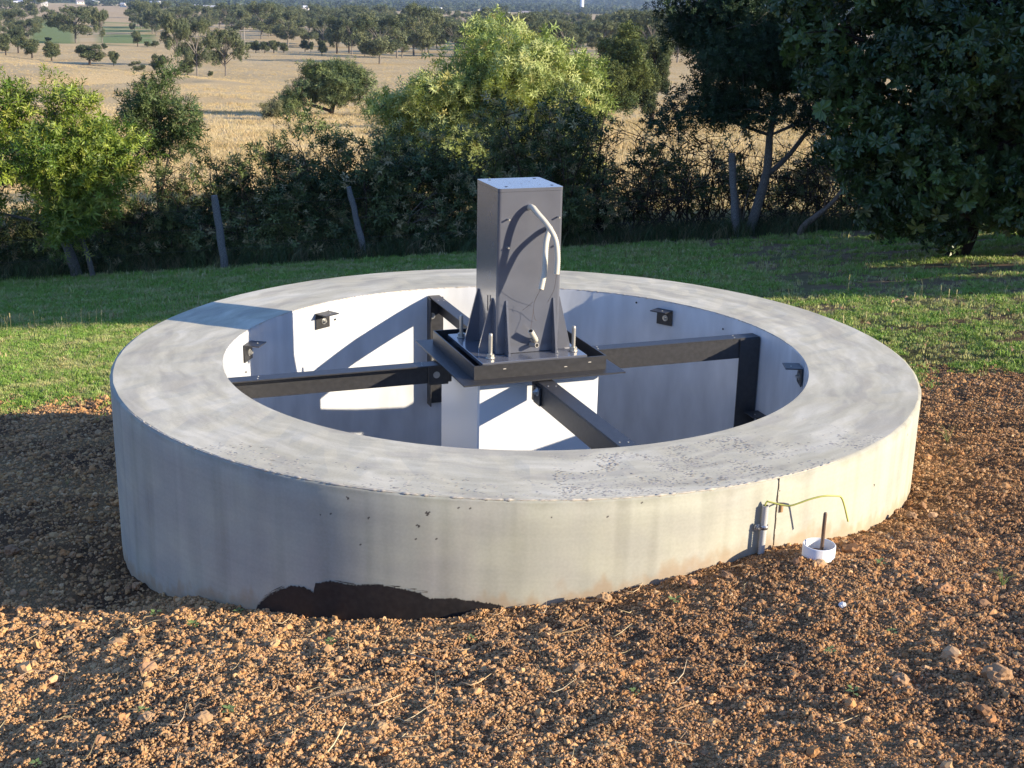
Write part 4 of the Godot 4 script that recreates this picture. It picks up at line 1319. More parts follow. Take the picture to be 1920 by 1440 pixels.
func near_plants() -> void:
	rng.seed = 401
	var pale := bark_mat(Color(0.36, 0.33, 0.29))
	var brown := bark_mat(Color(0.16, 0.115, 0.08))
	var dark := bark_mat(Color(0.075, 0.055, 0.045))
	# bright tree on the left
	var narrow := sprig(13, 0.5, 0.13, 0.5, 51)
	var b := Vector3(-7.6, land(-7.6, -15.4), -15.4)
	var o := thing("bright_tree", "bright yellow green narrow leaved tree at the left end of the hedge", "tree", b)
	rng.seed = 402
	var trunk := [Vector3(0.18, -0.05, 0), Vector3(0.08, 0.4, 0), Vector3(-0.02, 0.9, 0.1), Vector3(0.1, 1.5, 0.1), Vector3(0.15, 2.1, 0.1)]
	var lobes := lobed(Vector3(0.0, 2.0, 0.4), Vector3(1.65, 1.15, 1.1), 38, 0.24)
	for q in [[-1.3, 1.2, 0.6], [0.35, 1.15, 0.8], [0.5, 1.3, 0.7], [0.85, 1.5, 0.6], [1.2, 1.9, 0.5], [-0.5, 3.0, 0.4], [0.5, 2.95, 0.4], [-1.3, 2.7, 0.4]]: lobes.append([Vector3(q[0], q[1], q[2]), Vector3(0.38, 0.3, 0.34), 0.09])
	lobes.append([Vector3(0.15, 2.95, 0.4), Vector3(0.25, 0.55, 0.25), 0.06])
	lobes.append([Vector3(0.28, 1.05, 0.8), Vector3(0.4, 0.4, 0.35), 0.12])
	lobes.append([Vector3(-1.2, 1.5, 0.5), Vector3(0.5, 0.4, 0.4), 0.12])
	limbs(o, trunk, 0.1, lobes, pale)
	foliage(o, "crown", narrow, leafy(0.42, 0.7, 0.5), lobes, 4300, {"ca": Color(0.1, 0.18, 0.022), "cb": Color(0.33, 0.4, 0.055), "size": 0.165, "rag": 0.5, "out": 0.8, "loose": 0.45, "rise": 0.25, "odd": 0.1, "odd_color": Color(0.4, 0.42, 0.08)})
	part("second_trunk", tubemesh(curve([Vector3(0.0, -0.05, 0), Vector3(-0.06, 0.35, 0), Vector3(-0.16, 0.75, 0)], 6), [0.06, 0.05, 0.045, 0.045, 0.04, 0.035, 0.03], 8), pale, o, Vector3(0.55, 0.02, 0.3))
	# thin darker tree beside it with bare pale stems
	b = Vector3(-6.45, land(-6.45, -17.1), -17.1)
	o = thing("thin_tree", "slender dark leaved tree on bare pale stems right of the bright tree", "tree", b)
	lobes = lobed(Vector3(0.1, 2.65, 0), Vector3(0.85, 1.05, 0.7), 24, 0.3)
	lobes.append([Vector3(0.6, 2.1, 0), Vector3(0.3, 0.3, 0.3), 0.08])
	limbs(o, [Vector3(-0.02, 0, 0), Vector3(0.0, 0.9, 0), Vector3(0.02, 1.7, 0), Vector3(0.1, 2.6, 0)], 0.045, lobes, bark_mat(Color(0.5, 0.42, 0.32)), 5)
	part("stem", tubemesh(curve([Vector3(0.1, 0, 0.05), Vector3(0.07, 1.2, 0.05), Vector3(0.22, 1.9, 0), Vector3(0.4, 2.5, 0)], 9), [0.03, 0.03, 0.028, 0.026, 0.024, 0.022, 0.02, 0.018, 0.015, 0.01], 6), bark_mat(Color(0.5, 0.42, 0.32)), o)
	foliage(o, "crown", narrow, leafy(0.5, 0.5), lobes, 1300, {"rag": 0.5, "ca": Color(0.05, 0.095, 0.03), "cb": Color(0.13, 0.17, 0.06), "size": 0.15, "out": 0.8, "loose": 0.5, "rise": 0.2})
	# wispy sapling at the left border
	b = Vector3(-9.9, land(-9.9, -17.0), -17.0)
	o = thing("wispy_sapling", "sparse yellow green sapling tip at the left border above the bright tree", "sapling", b)
	lobes = [[Vector3(0.05, 3.2, 0), Vector3(0.35, 0.5, 0.35), 1.0], [Vector3(0.3, 2.7, 0), Vector3(0.3, 0.4, 0.3), 0.7]]
	limbs(o, [Vector3.ZERO, Vector3(0, 1.2, 0), Vector3(-0.05, 2.2, 0), Vector3(0, 3.0, 0)], 0.04, lobes, pale, 6)
	foliage(o, "crown", narrow, leafy(0.5, 0.6), lobes, 90, {"ca": Color(0.2, 0.25, 0.06), "cb": Color(0.34, 0.36, 0.12), "size": 0.2})
	hedge(brown, dark)
	pepper_tree(brown)
	# fine leaved tree on the right, shade put into its dark leaf colour
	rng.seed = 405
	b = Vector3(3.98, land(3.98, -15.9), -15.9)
	o = thing("fine_leaved_tree", "tall small leaved tree, leaves coloured dark for shade, with a pale leaning trunk behind the lawn", "tree", b)
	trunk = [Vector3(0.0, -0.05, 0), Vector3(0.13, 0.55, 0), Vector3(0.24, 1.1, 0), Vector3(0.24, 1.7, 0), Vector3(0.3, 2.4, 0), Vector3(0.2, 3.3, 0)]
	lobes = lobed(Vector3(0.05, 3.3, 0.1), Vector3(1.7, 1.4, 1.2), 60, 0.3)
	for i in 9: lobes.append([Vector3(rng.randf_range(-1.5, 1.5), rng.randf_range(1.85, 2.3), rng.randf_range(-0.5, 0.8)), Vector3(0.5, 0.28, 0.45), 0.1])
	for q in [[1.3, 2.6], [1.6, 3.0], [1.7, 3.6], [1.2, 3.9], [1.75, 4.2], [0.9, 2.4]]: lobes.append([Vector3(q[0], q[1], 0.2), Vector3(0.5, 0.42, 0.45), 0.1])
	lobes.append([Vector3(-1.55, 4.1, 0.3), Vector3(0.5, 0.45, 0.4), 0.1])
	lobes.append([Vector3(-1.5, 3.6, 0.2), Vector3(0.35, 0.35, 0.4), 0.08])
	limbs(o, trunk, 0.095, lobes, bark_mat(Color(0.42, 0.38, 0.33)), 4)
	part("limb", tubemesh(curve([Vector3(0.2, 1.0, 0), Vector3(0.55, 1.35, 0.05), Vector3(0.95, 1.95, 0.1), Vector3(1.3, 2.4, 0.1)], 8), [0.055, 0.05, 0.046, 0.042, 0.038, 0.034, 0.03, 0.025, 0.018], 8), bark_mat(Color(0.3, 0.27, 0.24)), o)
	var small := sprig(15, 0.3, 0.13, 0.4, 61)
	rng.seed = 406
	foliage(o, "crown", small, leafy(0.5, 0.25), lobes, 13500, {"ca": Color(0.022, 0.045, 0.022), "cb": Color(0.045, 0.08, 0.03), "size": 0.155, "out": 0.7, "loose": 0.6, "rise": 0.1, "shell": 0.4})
	# fallen pale trunk that bends up
	o = thing("bent_sapling", "pale bare crooked stem bending up out of the lawn edge", "sapling", Vector3(4.75, land(4.75, -15.2), -15.2))
	part("stem", tubemesh(curve([Vector3(-0.05, -0.05, 0), Vector3(0.02, 0.16, 0), Vector3(0.25, 0.36, 0), Vector3(0.5, 0.62, 0), Vector3(0.75, 1.1, 0), Vector3(0.9, 1.6, 0)], 12), [0.06, 0.06, 0.06, 0.055, 0.05, 0.045, 0.04, 0.035, 0.03, 0.025, 0.02, 0.016, 0.012], 8), bark_mat(Color(0.42, 0.33, 0.25)), o)
	for i in 7: part("twig", tubemesh([Vector3(0.3 + i * 0.09, 0.42 + i * 0.17, 0), Vector3(0.35 + i * 0.12 * sin(i * 2.0), 0.75 + i * 0.17, 0.1), Vector3(0.4 + i * 0.16 * sin(i * 2.0), 1.05 + i * 0.15, 0.16)], [0.012, 0.008, 0.004], 5), bark_mat(Color(0.3, 0.22, 0.16)), o)
	# broad leaved tree on the right
	rng.seed = 407
	b = Vector3(5.49, land(5.49, -9.73), -9.73)
	o = thing("broad_leaved_tree", "large dark broad leaved tree filling the right border, branching low above the lawn", "tree", b)
	trunk = [Vector3(-0.05, -0.05, 0), Vector3(0.05, 0.25, 0), Vector3(0.12, 0.6, 0), Vector3(0.1, 1.3, 0.05), Vector3(0.05, 2.2, 0), Vector3(0, 3.0, 0)]
	lobes = lobed(Vector3(0.2, 2.15, -0.1), Vector3(1.95, 1.75, 1.7), 54, 0.28, -0.62)
	for q in [[-1.55, 1.35, 0.3], [-1.2, 0.95, 0.4], [-0.75, 0.75, 0.6], [0.9, 0.9, 0.6], [1.4, 1.2, 0.4], [-1.75, 2.1, 0.2], [-1.3, 2.9, 0.2], [0.2, 0.75, 0.7], [-0.35, 0.35, 0.5], [-2.0, 2.6, 0.0], [-1.8, 2.2, 0.1], [-1.5, 1.8, 0.3], [-2.1, 3.1, 0.0], [-1.2, 2.4, 0.5], [-1.3, 3.2, 0.3], [-0.8, 2.9, 0.6], [-0.7, 2.0, 0.8], [-1.0, 1.5, 0.8], [-0.6, 1.1, 0.9], [0.4, 1.1, 0.9], [1.2, 0.75, 0.3], [-0.9, 0.55, 0.2], [0.8, 0.6, 0.2]]:
		lobes.append([Vector3(q[0], q[1], q[2]), Vector3(0.5, 0.3, 0.45) * (0.6 if q[1] < 0.4 else 1.0), 0.1 if q[1] > 0.4 else 0.03])
	limbs(o, trunk, 0.13, lobes, dark, 4)
	for q in [[-0.9, 0.75, 0.45], [0.85, 0.62, 0.5], [1.7, 0.5, 0.3]]:
		part("low_branch", tubemesh(curve([Vector3(0.1, 0.5, 0), Vector3(q[0] * 0.5, q[1] * 0.9, q[2]), Vector3(q[0], q[1], q[2])], 6), [0.04, 0.035, 0.03, 0.025, 0.02, 0.015, 0.01], 6), bark_mat(Color(0.3, 0.28, 0.25)), o)
	var broad := rosette(9, 0.62, 0.27, 71)
	rng.seed = 408
	foliage(o, "crown", broad, leafy(0.36, 0.3, 0.5), lobes, 12000, {"ca": Color(0.03, 0.062, 0.018), "cb": Color(0.085, 0.135, 0.03), "size": 0.155, "out": 0.9, "loose": 0.5, "rise": 0.15, "shell": 0.4, "odd": 0.03, "odd_color": Color(0.2, 0.21, 0.05)})
	# trees that stand out of frame to the right and throw the long shade
	var shade := [[10.4, -5.9, 4.8, 1.9, 3600, 0.5, "leafy tree standing to the right out of frame nearest the lawn"], [13.5, -8.3, 6.5, 2.8, 9000, 0.5, "large leafy tree further right out of frame"], [10.8, -11.9, 5.5, 2.9, 9000, 0.5, "leafy tree right of the frame behind the lawn"], [9.3, -16.2, 6.0, 2.0, 3000, 0.5, "leafy tree right of the frame beside the fence"], [15.0, -3.3, 8.0, 2.1, 4200, 0.66, "tallest leafy tree out of frame to the right"]]
	for i in shade.size():
		var q = shade[i]
		rng.seed = 500 + i
		o = thing("shade_tree", q[6], "tree", Vector3(q[0], land(q[0], q[1]), q[1]))
		lobes = lobed(Vector3(0, q[2] * (0.05 + q[5]), 0), Vector3(q[3], q[2] * (0.95 - q[5]), q[3]), 34, 0.34)
		limbs(o, [Vector3.ZERO, Vector3(0, q[2] * 0.2, 0), Vector3(0.1, q[2] * 0.45, 0), Vector3(0, q[2] * 0.75, 0)], 0.16, lobes, dark, 3)
		foliage(o, "crown", broad, leafy(0.4, 0.3), lobes, q[4], {"ca": Color(0.03, 0.06, 0.02), "cb": Color(0.06, 0.1, 0.03), "size": 0.36, "shell": 0.4})

func hedge(brown: Material, dark: Material) -> void:
	var leaves := sprig(12, 0.4, 0.15, 0.4, 81, 0.3)
	var spec := [
		[-12.0, -16.90, 1.3, 1.2, 837, "hedge shrub just past the left end of the view"],
		[-10.9, -16.70, 1.3, 1.2, 837, "hedge shrub left of the bright tree, at the edge of view"],
		[-9.6, -16.75, 1.25, 1.2, 837, "hedge shrub at the left border under the bright tree"],
		[-8.3, -16.95, 1.35, 1.1, 837, "brownish hedge shrub behind the bright tree trunk"],
		[-7.0, -16.45, 1.35, 1.1, 945, "hedge shrub between the bright tree and the thin stems"],
		[-5.9, -16.55, 1.4, 1.1, 972, "hedge shrub below the slender dark leaved tree"],
		[-4.9, -16.75, 1.6, 1.15, 1107, "hedge shrub right behind the upright left post"],
		[-3.9, -16.75, 2.0, 1.15, 1282, "tall hedge shrub between the left post and the leaning post"],
		[-2.9, -16.85, 1.75, 1.15, 1323, "hedge shrub right behind the leaning middle post"],
		[-1.9, -16.75, 1.75, 1.15, 1323, "hedge shrub midway between the leaning post and the steel column"],
		[-0.9, -16.65, 1.72, 1.1, 1215, "hedge shrub left of the steel column top"],
		[0.1, -16.55, 2.0, 1.1, 1215, "hedge shrub hidden behind the steel column"],
		[0.95, -16.15, 1.95, 0.95, 837, "dark leafy hedge shrub just right of the steel column"],
		[1.8, -16.90, 1.7, 0.95, 363, "thin twiggy shrub right of the dark stump"],
		[2.7, -16.80, 1.65, 0.95, 330, "thin twiggy shrub left of the right hand post"],
		[3.6, -17.20, 1.5, 0.95, 286, "sparse shrub behind the right hand post"],
		[4.7, -16.90, 1.3, 1.0, 308, "sparse brown shrub right of the pale leaning trunk"],
		[5.7, -16.60, 1.1, 1.0, 363, "low dark shrub behind the crooked stem"],
		[6.9, -16.20, 1.2, 1.0, 418, "low dark shrub behind the broad leaved tree"],
		[8.2, -15.60, 1.3, 1.0, 418, "low shrub at the right border behind the broad leaved tree"]]
	for i in spec.size():
		var q = spec[i]
		rng.seed = 600 + i
		var h: float = q[2] * (1.15 if q[4] > 500 else 1.1)
		var w: float = q[3] * 1.08
		var o := thing("hedge_shrub", q[5], "shrub", Vector3(q[0], land(q[0], q[1]), q[1]), 0.0, "overgrown hedge along the fence")
		var thin: bool = q[4] < 500
		var lobes := lobed(Vector3(0, h * 0.52, 0), Vector3(w * 0.8, h * 0.52, 0.85), 16 if not thin else 14, 0.4)
		if not thin:
			for k in 7: lobes.append([Vector3(rng.randf_range(-0.7, 0.7), rng.randf_range(0.1, 0.35) * h, rng.randf_range(0.2, 0.8)), Vector3(0.4, 0.3, 0.3), 0.14])
		for k in 3: lobes.append([Vector3(rng.randf_range(-0.6, 0.6), h * rng.randf_range(0.95, 1.08), rng.randf_range(-0.4, 0.4)), Vector3(0.22, 0.25, 0.22), 0.04])
		var st := begin()
		for k in (16 if not thin else 44):
			var a := Vector3(rng.randf_range(-0.5, 0.5) * w, -0.05, rng.randf_range(-0.4, 0.4))
			var e := a + Vector3(rng.randfn() * (0.65 if thin else 0.4), h * rng.randf_range(0.35, 1.12), rng.randfn() * 0.35)
			var mid := a.lerp(e, 0.5) + Vector3(rng.randfn(), rng.randfn() * 0.5, rng.randfn()) * 0.18
			var tk := rng.randf_range(0.4, 1.0)
			tube(st, curve([a, mid, e], 6), [0.018 * tk, 0.017 * tk, 0.015 * tk, 0.012 * tk, 0.009 * tk, 0.007 * tk, 0.003], 5)
			for t in 3:
				var s := mid.lerp(e, rng.randf())
				var e2 := s + Vector3(rng.randfn(), rng.randf_range(-0.2, 0.9), rng.randfn()) * 0.33
				tube(st, [s, s.lerp(e2, 0.5) + Vector3(0, 0.04, 0), e2], [0.009, 0.006, 0.003], 4)
		part("stems", done(st), brown, o)
		var light: float = clampf((q[0] + 4.5) / 6.0, 0.0, 1.0)
		foliage(o, "foliage", leaves, leafy(0.5, 0.4, 0.4), lobes, int(q[4] * 1.75) if not thin else int(q[4] * 1.25), {"ca": Color(0.035, 0.065, 0.02), "cb": Color(0.19, 0.22, 0.075), "size": 0.165, "out": 0.6, "loose": 0.7, "rise": 0.05, "shell": 0.5, "rag": 0.35, "floor": 0.02, "odd": 0.16, "odd_color": Color(0.42, 0.34, 0.17)})
	# dead branches that stick out of the hedge
	var db := [[-1.2, -16.6, 1.2, "grey dead branch rising out of the hedge left of the steel column"], [-2.0, -16.3, 0.8, "dry bare branch arching over the leaning post"], [2.0, -16.2, 0.3, "bare fallen branch on the ground right of the dark stump"], [3.9, -16.2, 0.6, "dry pale branch crossing behind the leaning trunk"]]
	for i in db.size():
		var q = db[i]
		rng.seed = 640 + i
		var o := thing("dead_branch", q[3], "branch", Vector3(q[0], land(q[0], q[1]) + q[2] * 0.5, q[1]))
		var st := begin()
		for k in 5:
			var e := Vector3(rng.randf_range(-0.5, 0.7), rng.randf_range(0.25, 0.8) if i != 2 else rng.randf_range(0.0, 0.2), rng.randf_range(-0.1, 0.3))
			tube(st, curve([Vector3(0.0, -0.3, 0), Vector3(e.x * 0.3, e.y * 0.5, 0.1), e], 6), [0.016, 0.014, 0.012, 0.01, 0.008, 0.006, 0.003], 5)
		part("branches", done(st), bark_mat(Color(0.4, 0.34, 0.27)), o)
	# long grass and creepers at the foot of the hedge
	var xf := []
	var col := []
	rng.seed = 660
	for i in 3600:
		var x := rng.randf_range(-10.0, 9.0)
		var z := -16.0 + rng.randfn(0.0, 0.35) + (0.5 if x > 6.0 else 0.0)
		var h := rng.randf_range(0.35, 0.95)
		xf.append(Transform3D(Basis(Vector3.UP, rng.randf() * TAU).scaled_local(Vector3(h * 1.2, h, h * 1.2)), Vector3(x, land(x, z) - 0.02, z)))
		col.append(jit(Color(0.07, 0.1, 0.035) if rng.randf() < 0.75 else Color(0.22, 0.18, 0.09), 0.3))
	var og := scatter("long_grass", tuft(12, 0.5, 0.25, 0.009, 33), leafy(0.7, 0.4), xf, col, self)
	tag(og, "long rank grass along the foot of the hedge", "grass", "", "stuff")

func pepper_tree(brown: Material) -> void:
	rng.seed = 701
	var b := Vector3(-0.8, land(-0.8, -34.0), -34.0)
	var o := thing("weeping_tree", "big pale green weeping tree in full sun behind the hedge", "tree", b)
	var lobes := []
	for q in [[0.9, 3.9, 1.5], [0.0, 4.5, 1.2], [2.0, 3.4, 1.3], [2.3, 2.4, 1.2], [1.2, 2.6, 1.5], [-1.0, 3.5, 1.3], [-1.9, 2.6, 1.2], [0.0, 3.0, 1.5], [-0.9, 2.0, 1.4], [0.6, 1.6, 1.4], [1.9, 1.5, 1.1], [-2.6, 2.0, 0.9], [0.5, 5.0, 0.7], [1.7, 4.6, 0.7], [-2.1, 1.2, 1.1], [2.8, 3.2, 0.8], [2.75, 4.1, 0.6], [-0.4, 5.1, 0.5], [-2.9, 2.9, 0.9], [-3.0, 1.3, 0.9], [-1.8, 3.4, 0.9], [-0.5, 0.9, 1.2], [1.3, 0.8, 1.1], [2.6, 1.2, 0.9]]:
		lobes.append([Vector3(q[0], q[1], rng.randf_range(-1.0, 1.6)), Vector3(q[2], q[2] * 0.8, q[2]) * 0.8, q[2] * q[2]])
	limbs(o, [Vector3(0, -0.1, 0), Vector3(0.1, 0.8, 0), Vector3(0.2, 1.8, 0), Vector3(0.4, 3.0, 0), Vector3(0.3, 4.2, 0)], 0.28, lobes, brown, 5)
	foliage(o, "crown", sprig(16, 0.42, 0.1, 0.7, 92, 0.4), leafy(0.5, 0.7, 0.4), lobes, 9500, {"ca": Color(0.27, 0.35, 0.1), "cb": Color(0.56, 0.6, 0.25), "size": 0.36, "rise": -0.75, "out": 0.9, "loose": 0.4, "shell": 0.4, "rag": 0.45, "odd": 0.06, "odd_color": Color(0.5, 0.46, 0.16)})

func middle_plants() -> void:
	var tw := bark_mat(Color(0.12, 0.09, 0.07))
	var med := puff(46, 0.1, 101)
	# round dark trees right of the weeping tree
	rng.seed = 711
	var o := thing("round_dark_tree", "dense dark olive tree between the weeping tree and the small leaved tree", "tree", Vector3(6.2, land(6.2, -73.8), -73.8))
	var lobes := lobed(Vector3(0, 3.6, 0), Vector3(2.2, 2.9, 2.0), 44, 0.27)
	limbs(o, [Vector3(-1.3, -0.3, 0), Vector3(-1.0, 1.0, 0), Vector3(-0.3, 2.2, 0), Vector3(0, 4.5, 0)], 0.24, lobes, tw)
	foliage(o, "crown", med, leafy(0.6, 0.4), lobes, 2600, {"ca": Color(0.045, 0.075, 0.022), "cb": Color(0.19, 0.22, 0.06), "size": 0.5, "shell": 0.35})
	rng.seed = 712
	o = thing("round_dark_tree", "smaller dark tree tucked behind the dense olive tree", "tree", Vector3(8.6, land(8.6, -78.0), -78.0))
	lobes = lobed(Vector3(0, 3.2, 0), Vector3(1.4, 2.6, 1.5), 26, 0.3)
	limbs(o, [Vector3.ZERO, Vector3(0, 1.5, 0), Vector3(0, 2.5, 0), Vector3(0, 4.0, 0)], 0.2, lobes, tw)
	foliage(o, "crown", med, leafy(0.6, 0.4), lobes, 1300, {"ca": Color(0.05, 0.075, 0.03), "cb": Color(0.12, 0.14, 0.05), "size": 0.5, "shell": 0.35})
	# willowy bush in the paddock
	rng.seed = 713
	o = thing("paddock_tree", "broad grey green tree standing alone in the dry paddock left of the weeping tree", "tree", Vector3(-14.0, land(-14.0, -92.5), -92.5))
	lobes = lobed(Vector3(0.2, 2.3, 0), Vector3(3.0, 1.9, 2.2), 40, 0.27, -0.6)
	for q in [[-3.0, 1.0, 0.9], [-3.6, 0.8, 0.8], [-2.4, 1.8, 1.0], [3.0, 1.4, 1.2]]: lobes.append([Vector3(q[0], q[1], 0.3), Vector3(q[2], q[2] * 0.8, q[2]), 0.12])
	limbs(o, [Vector3(-0.2, -0.2, 0), Vector3(0.1, 0.7, 0), Vector3(0.3, 1.4, 0), Vector3(0.3, 2.8, 0)], 0.22, lobes, tw)
	foliage(o, "crown", sprig(16, 0.42, 0.1, 0.7, 94, 0.4), leafy(0.6, 0.5), lobes, 4200, {"ca": Color(0.08, 0.125, 0.05), "cb": Color(0.23, 0.27, 0.11), "size": 0.5, "rise": -0.5, "out": 0.9, "shell": 0.4, "rag": 0.4})
	rng.seed = 714
	o = thing("paddock_shrub", "low pale shrub in dry grass at the left side of the broad grey green tree", "shrub", Vector3(-17.6, land(-17.6, -88.0), -88.0))
	lobes = lobed(Vector3(0, 0.6, 0), Vector3(1.3, 0.7, 1.0), 12, 0.4)
	limbs(o, [Vector3.ZERO, Vector3(0, 0.3, 0), Vector3(0, 0.6, 0)], 0.05, lobes, tw)
	foliage(o, "foliage", med, leafy(0.7, 0.5), lobes, 260, {"ca": Color(0.14, 0.15, 0.07), "cb": Color(0.26, 0.25, 0.13), "size": 0.4})
	rng.seed = 715
	for q in [[-21.2, -50.0, 2.4, 3.2, "hazy grey green bush behind the bright tree at the left border"], [-17.0, -47.0, 2.0, 1.6, "second grey green bush behind the bright tree"]]:
		o = thing("grey_bush", q[4], "bush", Vector3(q[0], land(q[0], q[1]), q[1]))
		lobes = lobed(Vector3(0, q[2] * 0.55, 0), Vector3(q[3] * 0.6, q[2] * 0.5, 1.0), 16, 0.36)
		limbs(o, [Vector3.ZERO, Vector3(0, 0.5, 0), Vector3(0, q[2] * 0.7, 0)], 0.06, lobes, tw)
		foliage(o, "foliage", sprig(13, 0.4, 0.1, 0.5, 54), leafy(0.6, 0.5), lobes, 520, {"ca": Color(0.13, 0.16, 0.07), "cb": Color(0.24, 0.26, 0.13), "size": 0.3})

func fence() -> void:
	var spec := [[-4.86, -15.2, 1.24, -0.13, 0.02, 0.062, "upright grey split wooden post at the left side of the hedge"], [-2.55, -15.85, 1.22, -0.3, 0.05, 0.05, "leaning grey wooden post left of the steel column"], [3.76, -15.65, 1.4, -0.2, 0.0, 0.06, "rough grey wooden post beside the pale leaning trunk"]]
	var wood := bark_mat(Color(0.46, 0.44, 0.41), 4.0)
	for i in 3:
		var q = spec[i]
		rng.seed = 800 + i
		var o := thing("fence_post", q[6], "fence post", Vector3(q[0], land(q[0], q[1]), q[1]), 0.0, "old posts of the fence along the hedge")
		var st := begin()
		var pts := []
		var rad := []
		for k in 9:
			var t := k / 8.0
			pts.append(Vector3(q[3] * t + rng.randfn() * 0.006, -0.15 + (q[2] + 0.15) * t, q[4] * t))
			rad.append(q[5] * (1.12 - 0.16 * t) * (1.0 if k < 8 else 0.85))
		tube(st, pts, rad, 9, 0.13)
		part("shaft", done(st), wood, o)
		var hole := part("wire_hole", clod_mesh(5, 0.1), mat(lin(0.01, 0.01, 0.01), 1.0), o, Vector3(q[3] * 0.72, q[2] * 0.72, q[5] * 0.93))
		hole.scale = Vector3(0.008, 0.01, 0.004)
	var wires := thing("fence_wires", "thin rusty wires strung between the old fence posts", "fence wire")
	for hgt in [0.35, 0.7, 1.02]:
		var p := []
		for q in [[-10.5, -14.9, -0.1], [-4.86, -15.2, -0.13], [-2.55, -15.85, -0.3], [3.76, -15.65, -0.2], [9.0, -15.4, 0.0]]:
			p.append(Vector3(q[0] + q[2] * hgt / 1.3, land(q[0], q[1]) + hgt, q[1] + 0.03))
		var pts := curve(p, 40)
		var r := []
		for k in pts: r.append(0.0022)
		part("wire", tubemesh(pts, r, 4), mat(lin(0.1, 0.08, 0.07), 0.7), wires)
	var o := thing("charred_stump", "dark charred stump at the hedge foot right of the steel column", "stump", Vector3(1.4, land(1.4, -16.1), -16.1))
	rng.seed = 810
	var st := begin()
	tube(st, [Vector3(-0.03, -0.1, 0), Vector3(0, 0.15, 0), Vector3(0.04, 0.4, 0), Vector3(0.06, 0.62, 0), Vector3(0.06, 0.68, 0)], [0.15, 0.12, 0.105, 0.1, 0.07], 12, 0.16)
	part("stump_wood", done(st), bark_mat(Color(0.045, 0.032, 0.026), 5.0), o)
	o = thing("white_post", "small weathered white stump post in the dry grass beyond the hedge", "post", Vector3(-12.6, land(-12.6, -44.5), -44.5))
	part("shaft", tubemesh([Vector3(0.0, -0.1, 0), Vector3(-0.05, 0.4, 0), Vector3(-0.12, 0.85, 0)], [0.08, 0.07, 0.055], 8), mat(lin(0.42, 0.4, 0.37), 0.9), o)

# ---------------------------------------------------------------- the valley
func gum(seed_: int, tall: float) -> Node3D:
	rng.seed = seed_
	var o := Node3D.new()
	var lobes := []
	for i in 19:
		var y := rng.randf_range(0.27, 0.92)
		var r := 0.42 * sin(clampf((y - 0.2) / 0.85, 0.0, 1.0) * PI)
		var an := rng.randf() * TAU
		var k := rng.randf_range(0.11, 0.19)
		lobes.append([Vector3(sin(an) * r, y, cos(an) * r) * Vector3(tall, 1, tall), Vector3(k * tall, k * 0.75, k * tall), k * k])
	var st := begin()
	tube(st, [Vector3(0, -0.03, 0), Vector3(0.01, 0.2, 0), Vector3(-0.01, 0.45, 0.01), Vector3(0.02, 0.7, 0)], [0.026, 0.019, 0.014, 0.007], 6)
	for l in lobes:
		var s := Vector3(0.0, minf(l[0].y * 0.55, 0.5), 0.0)
		tube(st, [s, s.lerp(l[0], 0.5) + Vector3(0, 0.03, 0), l[0]], [0.01, 0.007, 0.003], 4)
	part("trunk", done(st), bark_mat(Color(0.4, 0.36, 0.31), 1.0), o)
	foliage(o, "crown", puff(40, 0.13, seed_ + 1), leafy(0.6, 0.4), lobes, 640, {"ca": Color(0.075, 0.1, 0.05), "cb": Color(0.2, 0.215, 0.105), "size": 0.1, "shell": 0.35, "rag": 0.3})
	return o

func round_tree(seed_: int) -> Node3D:
	rng.seed = seed_
	var o := Node3D.new()
	var lobes := lobed(Vector3(0, 0.56, 0), Vector3(0.42, 0.42, 0.42), 18, 0.36)
	var st := begin()
	tube(st, [Vector3(0, -0.03, 0), Vector3(0.01, 0.2, 0), Vector3(0, 0.5, 0)], [0.035, 0.03, 0.015], 6)
	part("trunk", done(st), bark_mat(Color(0.14, 0.11, 0.09), 1.0), o)
	foliage(o, "crown", puff(40, 0.13, seed_ + 1), leafy(0.6, 0.35), lobes, 520, {"ca": Color(0.055, 0.08, 0.038), "cb": Color(0.15, 0.165, 0.07), "size": 0.13, "shell": 0.35, "floor": 0.03})
	return o

